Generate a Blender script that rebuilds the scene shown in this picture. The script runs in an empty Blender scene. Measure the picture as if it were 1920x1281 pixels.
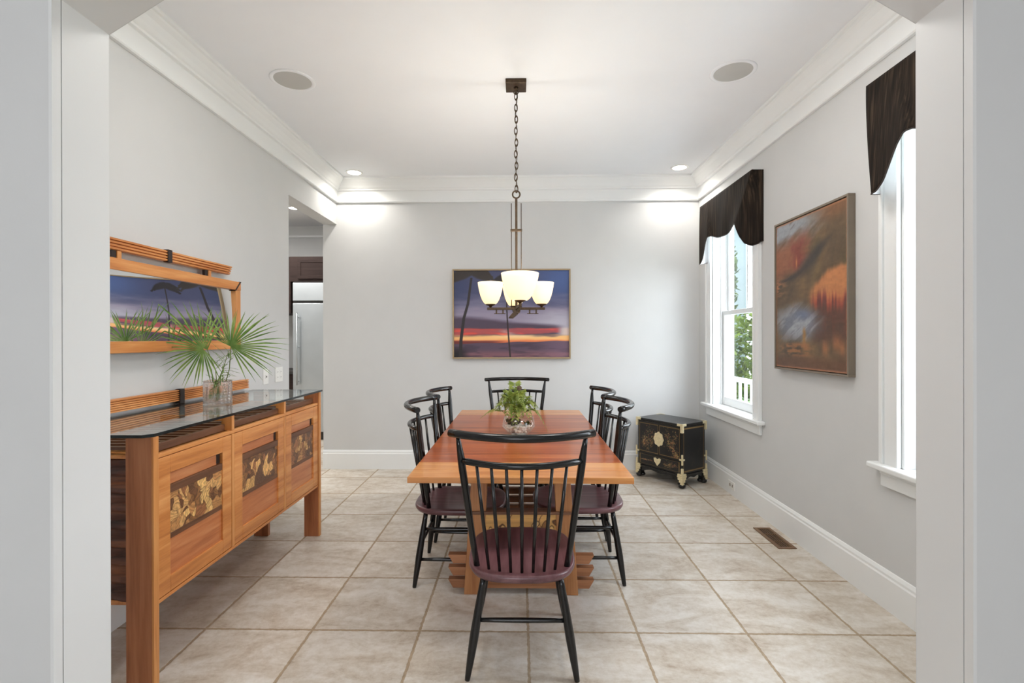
import bpy, math, random
import numpy as np
from mathutils import Vector, Matrix

random.seed(7)
rng = np.random.default_rng(11)
S = bpy.context.scene
COL = S.collection
PI = math.pi

# ------------------------------------------------------------------ helpers
def lin(c):
    return tuple(((v / 255 / 12.92) if v / 255 <= .04045 else ((v / 255 + .055) / 1.055) ** 2.4) for v in c)

class MB:
    """collects vertices and faces, builds ONE mesh object"""
    def __init__(s):
        s.v = []; s.f = []; s.sm = []; s.mi = []
    def add(s, vs, fs, smooth=False, mi=0):
        o = len(s.v)
        s.v += [tuple(p) for p in vs]
        for f in fs:
            s.f.append([i + o for i in f]); s.sm.append(smooth); s.mi.append(mi)
        return s
    def box(s, x0, y0, z0, x1, y1, z1, mi=0):
        x0, x1 = sorted((x0, x1)); y0, y1 = sorted((y0, y1)); z0, z1 = sorted((z0, z1))
        v = [(x0, y0, z0), (x1, y0, z0), (x1, y1, z0), (x0, y1, z0), (x0, y0, z1), (x1, y0, z1), (x1, y1, z1), (x0, y1, z1)]
        return s.add(v, [(0, 3, 2, 1), (4, 5, 6, 7), (0, 1, 5, 4), (1, 2, 6, 5), (2, 3, 7, 6), (3, 0, 4, 7)], mi=mi)
    def hexa(s, v, mi=0):
        return s.add(v, [(0, 3, 2, 1), (4, 5, 6, 7), (0, 1, 5, 4), (1, 2, 6, 5), (2, 3, 7, 6), (3, 0, 4, 7)], mi=mi)
    def prism(s, poly, axis, a, b, mi=0):
        """poly of 2-D points extruded along axis from a to b"""
        n = len(poly)
        def P(p, t):
            return {'x': (t, p[0], p[1]), 'y': (p[0], t, p[1]), 'z': (p[0], p[1], t)}[axis]
        v = [P(p, a) for p in poly] + [P(p, b) for p in poly]
        f = [list(range(n))[::-1], list(range(n, 2 * n))] + [(i, (i + 1) % n, n + (i + 1) % n, n + i) for i in range(n)]
        return s.add(v, f, mi=mi)
    def tube(s, pts, rad, n=10, cap=True, flat=1.0, mi=0):
        """round tube along pts; rad is one radius or one per point; flat squeezes it sideways"""
        pts = [Vector(p) for p in pts]
        if not hasattr(rad, '__len__'): rad = [rad] * len(pts)
        vs = []; N = None
        for i, p in enumerate(pts):
            t = (pts[min(i + 1, len(pts) - 1)] - pts[max(i - 1, 0)]).normalized()
            if N is None:
                N = t.cross(Vector((0, 0, 1)))
                if N.length < .05: N = t.cross(Vector((1, 0, 0)))
            N = (N - t * N.dot(t)).normalized()
            B = t.cross(N)
            for k in range(n):
                a = 2 * PI * k / n
                vs.append(p + N * (math.cos(a) * rad[i] * flat) + B * (math.sin(a) * rad[i]))
        fs = [(i * n + k, i * n + (k + 1) % n, (i + 1) * n + (k + 1) % n, (i + 1) * n + k) for i in range(len(pts) - 1) for k in range(n)]
        s.add(vs, fs, True, mi)
        if cap:
            o = len(s.v) - len(vs)
            s.f.append([o + k for k in range(n)][::-1]); s.sm.append(False); s.mi.append(mi)
            s.f.append([o + (len(pts) - 1) * n + k for k in range(n)]); s.sm.append(False); s.mi.append(mi)
        return s
    def ring(s, c, R, r, axis='y', n=24, m=8, stretch=1.0):
        vs = []; fs = []
        for i in range(n):
            a = 2 * PI * i / n
            for k in range(m):
                b = 2 * PI * k / m
                d = R + r * math.cos(b)
                x, z, y = d * math.cos(a), d * math.sin(a) * stretch, r * math.sin(b)
                q = (x, y, z) if axis == 'y' else (y, x, z) if axis == 'x' else (x, z, y)
                vs.append((c[0] + q[0], c[1] + q[1], c[2] + q[2]))
        for i in range(n):
            for k in range(m):
                fs.append((i * m + k, i * m + (k + 1) % m, ((i + 1) % n) * m + (k + 1) % m, ((i + 1) % n) * m + k))
        return s.add(vs, fs, True)
    def lathe(s, c, prof, n=32, closed=False, smooth=True, mi=0):
        """prof: list of (r, z)"""
        vs = []; fs = []
        for r, z in prof:
            for k in range(n):
                a = 2 * PI * k / n
                vs.append((c[0] + r * math.cos(a), c[1] + r * math.sin(a), c[2] + z))
        m = len(prof)
        for i in range(m if closed else m - 1):
            j = (i + 1) % m
            for k in range(n):
                fs.append((i * n + k, i * n + (k + 1) % n, j * n + (k + 1) % n, j * n + k))
        return s.add(vs, fs, smooth, mi)
    def disc(s, c, r, n=32, up=True, ry=None):
        vs = [(c[0] + r * math.cos(2 * PI * k / n), c[1] + (ry or r) * math.sin(2 * PI * k / n), c[2]) for k in range(n)]
        return s.add(vs, [list(range(n)) if up else list(range(n))[::-1]])
    def blob(s, c, r, squash=(1, 1, 1), seg=8, rings=5, jit=0.0):
        vs = [(c[0], c[1], c[2] + r * squash[2])]
        for i in range(1, rings):
            t = PI * i / rings
            for k in range(seg):
                a = 2 * PI * k / seg
                j = 1 + random.uniform(-jit, jit)
                vs.append((c[0] + r * j * squash[0] * math.sin(t) * math.cos(a), c[1] + r * j * squash[1] * math.sin(t) * math.sin(a), c[2] + r * j * squash[2] * math.cos(t)))
        vs.append((c[0], c[1], c[2] - r * squash[2]))
        fs = [(0, 1 + k, 1 + (k + 1) % seg) for k in range(seg)]
        for i in range(rings - 2):
            for k in range(seg):
                a = 1 + i * seg
                fs.append((a + k, a + seg + k, a + seg + (k + 1) % seg, a + (k + 1) % seg))
        a = 1 + (rings - 2) * seg
        fs += [(a + (k + 1) % seg, a + k, len(vs) - 1) for k in range(seg)]
        return s.add(vs, fs, True)

def obj(name, mb, mats, parent=None, bevel=0, segs=2, world=False, loc=None):
    """link mb as one object. world=True: vertices are in world space and are shifted by the parent's location"""
    me = bpy.data.meshes.new(name)
    v = mb.v
    if world and parent is not None:
        L = parent.location
        q = parent
        off = Vector((0, 0, 0))
        while q is not None:
            off += Vector(q.location); q = q.parent
        v = [(a[0] - off[0], a[1] - off[1], a[2] - off[2]) for a in v]
    elif loc is not None:
        v = [(a[0] - loc[0], a[1] - loc[1], a[2] - loc[2]) for a in v]
    me.from_pydata(v, [], mb.f)
    if not isinstance(mats, (list, tuple)): mats = [mats]
    for m in mats: me.materials.append(m)
    me.polygons.foreach_set('use_smooth', mb.sm)
    me.polygons.foreach_set('material_index', mb.mi)
    me.update()
    o = bpy.data.objects.new(name, me); COL.objects.link(o)
    if parent is not None: o.parent = parent
    elif loc is not None: o.location = loc
    if bevel:
        b = o.modifiers.new('edge', 'BEVEL'); b.width = bevel; b.segments = segs; b.limit_method = 'ANGLE'; b.angle_limit = .7
    return o

def recalc(o):
    import bmesh
    bm = bmesh.new(); bm.from_mesh(o.data)
    bmesh.ops.recalc_face_normals(bm, faces=bm.faces[:]); bm.to_mesh(o.data); bm.free()
    return o

def tag(o, label, cat, group=None, kind=None):
    o['label'] = label; o['category'] = cat
    if group: o['group'] = group
    if kind: o['kind'] = kind
    return o

def thing(name, label, cat, loc=(0, 0, 0), rotz=0, group=None):
    o = bpy.data.objects.new(name, None); COL.objects.link(o)
    o.empty_display_size = .1
    o.location = loc; o.rotation_euler = (0, 0, rotz)
    return tag(o, label, cat, group)

def struct(name, mb, mat, parent=None, bevel=0):
    o = obj(name, mb, mat, parent, bevel=bevel)
    if parent is None: o['kind'] = 'structure'
    return o

def copy_tree(o, parent=None):
    c = o.copy(); COL.objects.link(c)
    if parent is not None: c.parent = parent
    for ch in list(o.children): copy_tree(ch, c)
    return c

# ------------------------------------------------------------------ materials
def new_mat(name):
    m = bpy.data.materials.new(name); m.use_nodes = True
    nt = m.node_tree; nt.nodes.clear()
    out = nt.nodes.new('ShaderNodeOutputMaterial')
    return m, nt, out

def N(nt, t, **k):
    n = nt.nodes.new(t)
    for a, b in k.items():
        if a in n.inputs: n.inputs[a].default_value = b
        else: setattr(n, a, b)
    return n

def bsdf(nt, out, col=(.8, .8, .8), rough=.5, metal=0, spec=.5):
    b = nt.nodes.new('ShaderNodeBsdfPrincipled')
    b.inputs['Base Color'].default_value = (*col, 1); b.inputs['Roughness'].default_value = rough
    b.inputs['Metallic'].default_value = metal; b.inputs['Specular IOR Level'].default_value = spec
    nt.links.new(b.outputs[0], out.inputs[0])
    return b

def ramp(nt, stops):
    r = nt.nodes.new('ShaderNodeValToRGB')
    e = r.color_ramp.elements
    while len(e) < len(stops): e.new(.5)
    for i, (p, c) in enumerate(stops):
        e[i].position = p; e[i].color = (*c, 1)
    return r

def mat_plain(name, rgb, rough=.5, metal=0, spec=.5, noise=.03, nscale=6, bump=0, bscale=200, coat=0):
    """a procedural paint: the colour drifts slightly with a noise texture"""
    m, nt, out = new_mat(name); c = lin(rgb)
    b = bsdf(nt, out, c, rough, metal, spec)
    b.inputs['Coat Weight'].default_value = coat
    tc = N(nt, 'ShaderNodeTexCoord'); nz = N(nt, 'ShaderNodeTexNoise'); nz.inputs['Scale'].default_value = nscale; nz.inputs['Detail'].default_value = 3
    nt.links.new(tc.outputs['Object'], nz.inputs['Vector'])
    r = ramp(nt, [(.3, tuple(x * (1 - noise) for x in c)), (.7, tuple(min(1, x * (1 + noise)) for x in c))])
    nt.links.new(nz.outputs[0], r.inputs[0]); nt.links.new(r.outputs[0], b.inputs['Base Color'])
    if bump:
        n2 = N(nt, 'ShaderNodeTexNoise'); n2.inputs['Scale'].default_value = bscale
        bp = N(nt, 'ShaderNodeBump'); bp.inputs['Strength'].default_value = bump; bp.inputs['Distance'].default_value = .002
        nt.links.new(tc.outputs['Object'], n2.inputs['Vector']); nt.links.new(n2.outputs[0], bp.inputs['Height']); nt.links.new(bp.outputs[0], b.inputs['Normal'])
    return m

def mat_wood(name, dark, mid, light, axis='x', rough=.4, scale=1.0, coat=.0, spec=.5):
    m, nt, out = new_mat(name)
    b = bsdf(nt, out, rough=rough, spec=spec); b.inputs['Coat Weight'].default_value = coat; b.inputs['Coat Roughness'].default_value = .12
    tc = N(nt, 'ShaderNodeTexCoord'); mp = N(nt, 'ShaderNodeMapping')
    sc = [16 * scale] * 3; sc['xyz'.index(axis)] = 1.1 * scale
    mp.inputs['Scale'].default_value = sc
    nz = N(nt, 'ShaderNodeTexNoise'); nz.inputs['Scale'].default_value = 1.3; nz.inputs['Detail'].default_value = 6; nz.inputs['Distortion'].default_value = .6
    n2 = N(nt, 'ShaderNodeTexNoise'); n2.inputs['Scale'].default_value = 9; n2.inputs['Detail'].default_value = 3
    mx = N(nt, 'ShaderNodeMath', operation='MULTIPLY_ADD'); mx.inputs[1].default_value = .25
    nt.links.new(tc.outputs['Object'], mp.inputs['Vector']); nt.links.new(mp.outputs[0], nz.inputs['Vector']); nt.links.new(mp.outputs[0], n2.inputs['Vector'])
    nt.links.new(n2.outputs[0], mx.inputs[0]); nt.links.new(nz.outputs[0], mx.inputs[2])
    r = ramp(nt, [(.38, lin(dark)), (.6, lin(mid)), (.85, lin(light))])
    nt.links.new(mx.outputs[0], r.inputs[0]); nt.links.new(r.outputs[0], b.inputs['Base Color'])
    bp = N(nt, 'ShaderNodeBump'); bp.inputs['Strength'].default_value = .08; bp.inputs['Distance'].default_value = .002
    nt.links.new(mx.outputs[0], bp.inputs['Height']); nt.links.new(bp.outputs[0], b.inputs['Normal'])
    return m

def mat_print(name, rough=.5, spec=.5, coat=0):
    """shows the mesh's own 'Col' attribute (a printed or painted picture)"""
    m, nt, out = new_mat(name); b = bsdf(nt, out, rough=rough, spec=spec)
    b.inputs['Coat Weight'].default_value = coat; b.inputs['Coat Roughness'].default_value = .08
    a = N(nt, 'ShaderNodeVertexColor'); a.layer_name = 'Col'
    nt.links.new(a.outputs[0], b.inputs['Base Color'])
    return m

def mat_emit(name, rgb, strength):
    m, nt, out = new_mat(name)
    e = N(nt, 'ShaderNodeEmission'); e.inputs[0].default_value = (*lin(rgb), 1); e.inputs[1].default_value = strength
    nt.links.new(e.outputs[0], out.inputs[0]); return m

def mat_pane(name, tint=(1, 1, 1), refl=1.0, ior=1.45):
    m, nt, out = new_mat(name)
    t = N(nt, 'ShaderNodeBsdfTransparent'); t.inputs[0].default_value = (*tint, 1)
    g = N(nt, 'ShaderNodeBsdfGlossy'); g.inputs['Roughness'].default_value = .0; g.inputs[0].default_value = (refl, refl, refl, 1)
    lw = N(nt, 'ShaderNodeLayerWeight'); lw.inputs[0].default_value = .5
    pw = N(nt, 'ShaderNodeMath', operation='POWER'); pw.inputs[1].default_value = 5 if ior < 1.6 else 3.2
    fr = N(nt, 'ShaderNodeMath', operation='MULTIPLY_ADD'); r0 = ((ior - 1) / (ior + 1)) ** 2; fr.inputs[1].default_value = 1 - r0; fr.inputs[2].default_value = r0
    nt.links.new(lw.outputs['Facing'], pw.inputs[0]); nt.links.new(pw.outputs[0], fr.inputs[0])
    mx = N(nt, 'ShaderNodeMixShader')
    nt.links.new(fr.outputs[0], mx.inputs[0]); nt.links.new(t.outputs[0], mx.inputs[1]); nt.links.new(g.outputs[0], mx.inputs[2]); nt.links.new(mx.outputs[0], out.inputs[0])
    return m

def mat_leaf(name, c1, c2, rough=.45, trans=.25, scale=8, spec=.4):
    m, nt, out = new_mat(name)
    b = N(nt, 'ShaderNodeBsdfPrincipled'); b.inputs['Roughness'].default_value = rough; b.inputs['Specular IOR Level'].default_value = spec
    tr = N(nt, 'ShaderNodeBsdfTranslucent')
    tc = N(nt, 'ShaderNodeTexCoord'); nz = N(nt, 'ShaderNodeTexNoise'); nz.inputs['Scale'].default_value = scale
    nt.links.new(tc.outputs['Object'], nz.inputs['Vector'])
    r = ramp(nt, [(.35, lin(c1)), (.65, lin(c2))]); nt.links.new(nz.outputs[0], r.inputs[0])
    nt.links.new(r.outputs[0], b.inputs['Base Color']); nt.links.new(r.outputs[0], tr.inputs[0])
    mx = N(nt, 'ShaderNodeMixShader'); mx.inputs[0].default_value = trans
    nt.links.new(b.outputs[0], mx.inputs[1]); nt.links.new(tr.outputs[0], mx.inputs[2]); nt.links.new(mx.outputs[0], out.inputs[0])
    return m

def mat_tiles():
    m, nt, out = new_mat('stone_floor_tiles'); b = bsdf(nt, out, rough=.42, spec=.45)
    L = nt.links.new
    T = .51
    tc = N(nt, 'ShaderNodeTexCoord')
    def vm(op, a, c=None):
        n = N(nt, 'ShaderNodeVectorMath', operation=op); L(a, n.inputs[0])
        if c is not None:
            if isinstance(c, tuple): n.inputs[1].default_value = c
            else: L(c, n.inputs[1])
        return n.outputs[0]
    def mm(op, a, c=None, d=None):
        n = N(nt, 'ShaderNodeMath', operation=op)
        for i, q in enumerate((a, c, d)):
            if q is None: continue
            if isinstance(q, (int, float)): n.inputs[i].default_value = q
            else: L(q, n.inputs[i])
        return n.outputs[0]
    wob = N(nt, 'ShaderNodeTexNoise'); wob.inputs['Scale'].default_value = 45; wob.inputs['Detail'].default_value = 2
    L(tc.outputs['Object'], wob.inputs['Vector'])
    w = vm('SCALE', vm('SUBTRACT', wob.outputs['Color'], (.5, .5, .5))); w.node.inputs['Scale'].default_value = .010
    p = vm('ADD', vm('ADD', tc.outputs['Object'], (-.543 + 20 * T, -2.3239 + 20 * T, 0)), w)
    q = vm('DIVIDE', p, (T, T, 1))
    fl = vm('FLOOR', q); fr = vm('SUBTRACT', q, fl)
    sp = N(nt, 'ShaderNodeSeparateXYZ'); L(fr, sp.inputs[0])
    ex = mm('MINIMUM', sp.outputs[0], mm('SUBTRACT', 1.0, sp.outputs[0])); ey = mm('MINIMUM', sp.outputs[1], mm('SUBTRACT', 1.0, sp.outputs[1]))
    e = mm('MINIMUM', ex, ey)
    mr = N(nt, 'ShaderNodeMapRange', interpolation_type='SMOOTHSTEP'); L(e, mr.inputs[0]); mr.inputs[1].default_value = .009; mr.inputs[2].default_value = .016
    mask = mr.outputs[0]
    # per-tile tone
    sf = N(nt, 'ShaderNodeSeparateXYZ'); L(fl, sf.inputs[0])
    cb = N(nt, 'ShaderNodeCombineXYZ'); L(sf.outputs[0], cb.inputs[0]); L(sf.outputs[1], cb.inputs[1])
    wn = N(nt, 'ShaderNodeTexWhiteNoise', noise_dimensions='2D'); L(cb.outputs[0], wn.inputs['Vector'])
    # stone pattern shifted per tile
    sh = vm('ADD', tc.outputs['Object'], vm('MULTIPLY', wn.outputs['Color'], (7, 7, 3)))
    mp = N(nt, 'ShaderNodeMapping'); L(sh, mp.inputs['Vector']); mp.inputs['Rotation'].default_value = (0, 0, .6); mp.inputs['Scale'].default_value = (1, 2.2, 1)
    n1 = N(nt, 'ShaderNodeTexNoise'); n1.inputs['Scale'].default_value = 3.2; n1.inputs['Detail'].default_value = 9; n1.inputs['Roughness'].default_value = .68; n1.inputs['Distortion'].default_value = .7
    L(mp.outputs[0], n1.inputs['Vector'])
    n2 = N(nt, 'ShaderNodeTexNoise'); n2.inputs['Scale'].default_value = 26; n2.inputs['Detail'].default_value = 8; n2.inputs['Roughness'].default_value = .75
    L(sh, n2.inputs['Vector'])
    s1 = mm('ADD', mm('MULTIPLY', n1.outputs[0], .62), mm('MULTIPLY', n2.outputs[0], .38))
    r = ramp(nt, [(.34, lin(TILE[0])), (.46, lin(TILE[1])), (.56, lin(TILE[2])), (.70, lin(TILE[3]))]); L(s1, r.inputs[0])
    hs = N(nt, 'ShaderNodeHueSaturation'); L(r.outputs[0], hs.inputs['Color'])
    L(mm('MULTIPLY_ADD', wn.outputs[0], .12, .94), hs.inputs['Value'])
    gn = ramp(nt, [(.3, lin((142, 122, 98))), (.7, lin((178, 160, 136)))]); L(n2.outputs[0], gn.inputs[0])
    mx = N(nt, 'ShaderNodeMix', data_type='RGBA'); L(mask, mx.inputs[0]); L(gn.outputs[0], mx.inputs[6]); L(hs.outputs[0], mx.inputs[7])
    L(mx.outputs[2], b.inputs['Base Color'])
    rr = mm('MULTIPLY_ADD', mask, -.42, .85); L(mm('ADD', rr, mm('MULTIPLY', n2.outputs[0], .12)), b.inputs['Roughness'])
    h = mm('ADD', mm('MULTIPLY', mask, .8), mm('MULTIPLY', s1, .35))
    bp = N(nt, 'ShaderNodeBump'); bp.inputs['Strength'].default_value = .35; bp.inputs['Distance'].default_value = .004; L(h, bp.inputs['Height']); L(bp.outputs[0], b.inputs['Normal'])
    return m

TILE = [(162, 144, 125), (192, 181, 166), (208, 201, 191), (222, 218, 212)]
M = {}
M['wall'] = mat_plain('grey_wall_paint', (207, 208, 208), rough=.75, spec=.25, noise=.01, bump=.05)
M['ceil'] = mat_plain('white_ceiling_paint', (234, 236, 239), rough=.85, spec=.2, noise=.006)
M['trim'] = mat_plain('white_gloss_trim', (234, 236, 236), rough=.38, spec=.4, noise=.006)
M['jamb'] = mat_plain('white_opening_paint', (219, 220, 220), rough=.5, spec=.3, noise=.006)
M['tile'] = mat_tiles()
M['black'] = mat_plain('black_gloss_lacquer', (12, 12, 13), rough=.2, spec=.5, noise=.15, nscale=30)
M['seat'] = mat_wood('plum_brown_seat_wood', (70, 42, 46), (98, 64, 68), (122, 88, 92), 'y', rough=.30, scale=.9)
M['bronze'] = mat_plain('dark_bronze', (72, 57, 42), rough=.45, metal=.6, noise=.25, nscale=60)
M['cherry_x'] = mat_wood('cherry_wood_x', (124, 54, 22), (154, 74, 30), (182, 102, 48), 'x', rough=.3, coat=.25)
M['cherry_y'] = mat_wood('cherry_wood_y', (170, 100, 48), (204, 132, 70), (224, 160, 98), 'y', rough=.36, coat=.1)
M['cherry_z'] = mat_wood('cherry_wood_z', (166, 98, 48), (204, 136, 74), (222, 160, 98), 'z', rough=.36, coat=.1)
M['honey_x'] = mat_wood('honey_wood_x', (172, 104, 50), (196, 130, 70), (212, 152, 92), 'x', rough=.3, coat=.25)
M['honey_z'] = mat_wood('honey_wood_z', (136, 84, 46), (162, 108, 64), (186, 134, 86), 'z', rough=.42)
M['panel_y'] = mat_wood('reddish_panel_wood', (160, 90, 50), (190, 116, 70), (210, 144, 96), 'y', rough=.36, coat=.1)
M['slat'] = mat_wood('dull_brown_slat_wood', (118, 74, 44), (150, 98, 62), (174, 120, 82), 'x', rough=.45)
M['walnut_y'] = mat_wood('walnut_y', (70, 42, 26), (98, 62, 40), (122, 82, 56), 'y', rough=.42)
M['walnut_x'] = mat_wood('walnut_x', (70, 42, 26), (98, 62, 40), (122, 82, 56), 'x', rough=.42)
M['walnut_z'] = mat_wood('walnut_z', (134, 80, 48), (168, 104, 66), (188, 126, 86), 'z', rough=.42)
M['rosewood'] = mat_wood('rosewood', (52, 26, 18), (92, 52, 36), (150, 92, 58), 'x', rough=.38, scale=.8)
M['darkwood'] = mat_plain('dark_wood', (40, 27, 22), rough=.5, noise=.2, nscale=20)
M['mirror'] = None
m, nt, out = new_mat('mirror_silver'); g = N(nt, 'ShaderNodeBsdfGlossy'); g.inputs['Roughness'].default_value = 0; g.inputs[0].default_value = (.93, .94, .94, 1); nt.links.new(g.outputs[0], out.inputs[0]); M['mirror'] = m
M['pane'] = mat_pane('window_glass', (.97, .99, .98))
M['glass_top'] = mat_pane('table_glass', (.90, .95, .93), ior=1.5)
M['glass_edge'] = mat_plain('dark_glass_edge', (12, 26, 28), rough=.1, noise=.2)
m, nt, out = new_mat('clear_glass'); g = N(nt, 'ShaderNodeBsdfGlass'); g.inputs['IOR'].default_value = 1.45; g.inputs['Roughness'].default_value = 0
t = N(nt, 'ShaderNodeBsdfTransparent'); mx = N(nt, 'ShaderNodeMixShader'); mx.inputs[0].default_value = .6
nt.links.new(t.outputs[0], mx.inputs[1]); nt.links.new(g.outputs[0], mx.inputs[2]); nt.links.new(mx.outputs[0], out.inputs[0]); M['glass'] = m
M['thin_glass'] = mat_pane('thin_clear_glass', (.95, .97, .96), ior=1.5)
M['brass'] = mat_plain('pale_brass', (238, 224, 184), rough=.35, metal=.6, noise=.1, nscale=60)
M['chestblack'] = mat_plain('black_lacquer', (13, 12, 12), rough=.28, spec=.5, noise=.2, nscale=20)
M['print'] = mat_print('printed_picture', rough=.45, spec=.35)
M['inlay'] = mat_print('wood_inlay', rough=.38)
M['chestprint'] = mat_print('gilt_lacquer', rough=.28)
M['frame_grey'] = mat_plain('taupe_frame', (124, 112, 98), rough=.5, noise=.06)
M['frame_gold'] = mat_plain('champagne_frame', (150, 130, 100), rough=.4, metal=.4, noise=.06)
M['steel'] = mat_plain('brushed_steel', (196, 202, 206), rough=.34, metal=.85, noise=.05, nscale=3)
M['espresso'] = mat_wood('espresso_wood', (34, 24, 22), (46, 33, 30), (58, 44, 40), 'x', rough=.6, spec=.2)
M['plate'] = mat_plain('white_plastic', (235, 235, 232), rough=.35, noise=.005)
M['slot'] = mat_plain('dark_slot', (50, 48, 46), rough=.6)
M['speaker'] = mat_plain('grey_speaker_mesh', (186, 186, 183), rough=.8, noise=.02, bump=.3, bscale=600)
M['vent'] = mat_plain('brown_register_metal', (122, 92, 66), rough=.45, metal=.3, noise=.08)
M['ventdark'] = mat_plain('vent_dark', (48, 34, 24), rough=.6)
M['leaf'] = mat_leaf('palmetto_green', (92, 132, 58), (156, 182, 104), scale=14)
M['fern'] = mat_leaf('fern_green', (104, 128, 48), (160, 170, 84), scale=30)
M['stem'] = mat_leaf('stem_green', (96, 120, 56), (140, 158, 90), trans=.1)
M['moss'] = mat_plain('dark_moss', (66, 62, 40), rough=.95, noise=.4, nscale=60)
M['pebble'] = mat_plain('pale_pebbles', (236, 218, 208), rough=.5, noise=.15, nscale=40)
M['bush'] = mat_leaf('garden_green', (34, 52, 16), (80, 94, 32), scale=3, rough=.8, spec=.1)
M['tree'] = mat_leaf('tree_green', (36, 54, 22), (76, 88, 42), scale=2, rough=.8, spec=.1)
M['bark'] = mat_plain('bark', (96, 80, 64), rough=.9, noise=.25, nscale=14)
M['teal'] = mat_plain('pale_teal_siding', (56, 73, 75), rough=.7, noise=.03)
M['porch'] = mat_plain('pale_blue_white_paint', (222, 234, 236), rough=.5, noise=.02)
M['lawn'] = mat_plain('lawn', (64, 84, 42), rough=.95, noise=.3, nscale=4)
M['lining'] = mat_plain('white_lining_cloth', (226, 226, 228), rough=.9, noise=.02)
# valance cloth: dark brown with fine pin stripes
m, nt, out = new_mat('brown_pinstripe_cloth'); b = bsdf(nt, out, rough=.8, spec=.15)
tc = N(nt, 'ShaderNodeTexCoord'); mp = N(nt, 'ShaderNodeMapping'); mp.inputs['Scale'].default_value = (30, 60, 2.0)
nz = N(nt, 'ShaderNodeTexNoise'); nz.inputs['Scale'].default_value = 1.6; nz.inputs['Detail'].default_value = 4
nt.links.new(tc.outputs['Object'], mp.inputs[0]); nt.links.new(mp.outputs[0], nz.inputs['Vector'])
r = ramp(nt, [(.36, lin((25, 20, 17))), (.55, lin((41, 33, 27))), (.76, lin((76, 63, 50)))]); nt.links.new(nz.outputs[0], r.inputs[0]); nt.links.new(r.outputs[0], b.inputs['Base Color'])
M['valance'] = m
# lamp shade: warm frosted glass lit by the bulb within
m, nt, out = new_mat('frosted_cream_glass')
tr = N(nt, 'ShaderNodeBsdfTranslucent'); tr.inputs[0].default_value = (.13, .108, .07, 1)
em = N(nt, 'ShaderNodeEmission'); em.inputs[0].default_value = (1.0, .80, .50, 1); em.inputs[1].default_value = .45
ad = N(nt, 'ShaderNodeAddShader'); df = N(nt, 'ShaderNodeBsdfDiffuse'); df.inputs[0].default_value = (.80, .74, .60, 1); ad2 = N(nt, 'ShaderNodeAddShader')
nt.links.new(tr.outputs[0], ad.inputs[0]); nt.links.new(em.outputs[0], ad.inputs[1]); nt.links.new(ad.outputs[0], ad2.inputs[0]); nt.links.new(df.outputs[0], ad2.inputs[1]); nt.links.new(ad2.outputs[0], out.inputs[0]); M['shade'] = m
SHADE_EMIT = em
M['downlight'] = mat_emit('downlight_lens', (255, 246, 232), 14)
M['bulb'] = mat_emit('bulb_glow', (255, 232, 190), 25)

# ------------------------------------------------------------------ picture painting (numpy)
def vnoise(u, v, seed, su, sv, octaves=3):
    r = np.random.default_rng(seed); out = 0; amp = 1; tot = 0
    for o in range(octaves):
        g = r.random((64, 64)); x = u * su * 2 ** o; y = v * sv * 2 ** o
        i = np.floor(x).astype(int); j = np.floor(y).astype(int); fx = x - i; fy = y - j
        fx = fx * fx * (3 - 2 * fx); fy = fy * fy * (3 - 2 * fy)
        a = g[i % 64, j % 64]; b_ = g[(i + 1) % 64, j % 64]; c = g[i % 64, (j + 1) % 64]; d = g[(i + 1) % 64, (j + 1) % 64]
        out = out + amp * ((a * (1 - fx) + b_ * fx) * (1 - fy) + (c * (1 - fx) + d * fx) * fy); tot += amp; amp *= .5
    return out / tot

def grid_mesh(name, nu, nv, place, color, mat, parent, world=True):
    """a rectangular sheet of nu x nv cells; place(u,v)->xyz arrays, color(u,v)->sRGB 0..255 array"""
    U, V = np.meshgrid(np.linspace(0, 1, nu + 1), np.linspace(0, 1, nv + 1))
    P = np.stack(place(U, V), -1).reshape(-1, 3)
    if world:
        off = np.zeros(3); q = parent
        while q is not None: off += np.array(q.location); q = q.parent
        P = P - off
    C = np.clip(color(U, V), 0, 255).reshape(-1, 3) / 255
    C = np.where(C <= .04045, C / 12.92, ((C + .055) / 1.055) ** 2.4)
    w = nu + 1
    I, J = np.meshgrid(np.arange(nu), np.arange(nv)); a = (J * w + I).ravel()
    F = np.stack([a, a + 1, a + w + 1, a + w], -1)
    me = bpy.data.meshes.new(name); me.from_pydata(P.tolist(), [], F.tolist()); me.materials.append(mat)
    at = me.color_attributes.new('Col', 'FLOAT_COLOR', 'POINT')
    at.data.foreach_set('color', np.concatenate([C, np.ones((len(C), 1))], 1).astype(np.float32).ravel())
    me.update()
    o = bpy.data.objects.new(name, me); COL.objects.link(o); o.parent = parent
    return o

def mixc(a, c, t):
    t = np.clip(t, 0, 1)[..., None]
    return a * (1 - t) + np.array(c, float) * t
def sst(a, b, x):
    t = np.clip((x - a) / (b - a), 0, 1); return t * t * (3 - 2 * t)

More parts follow.
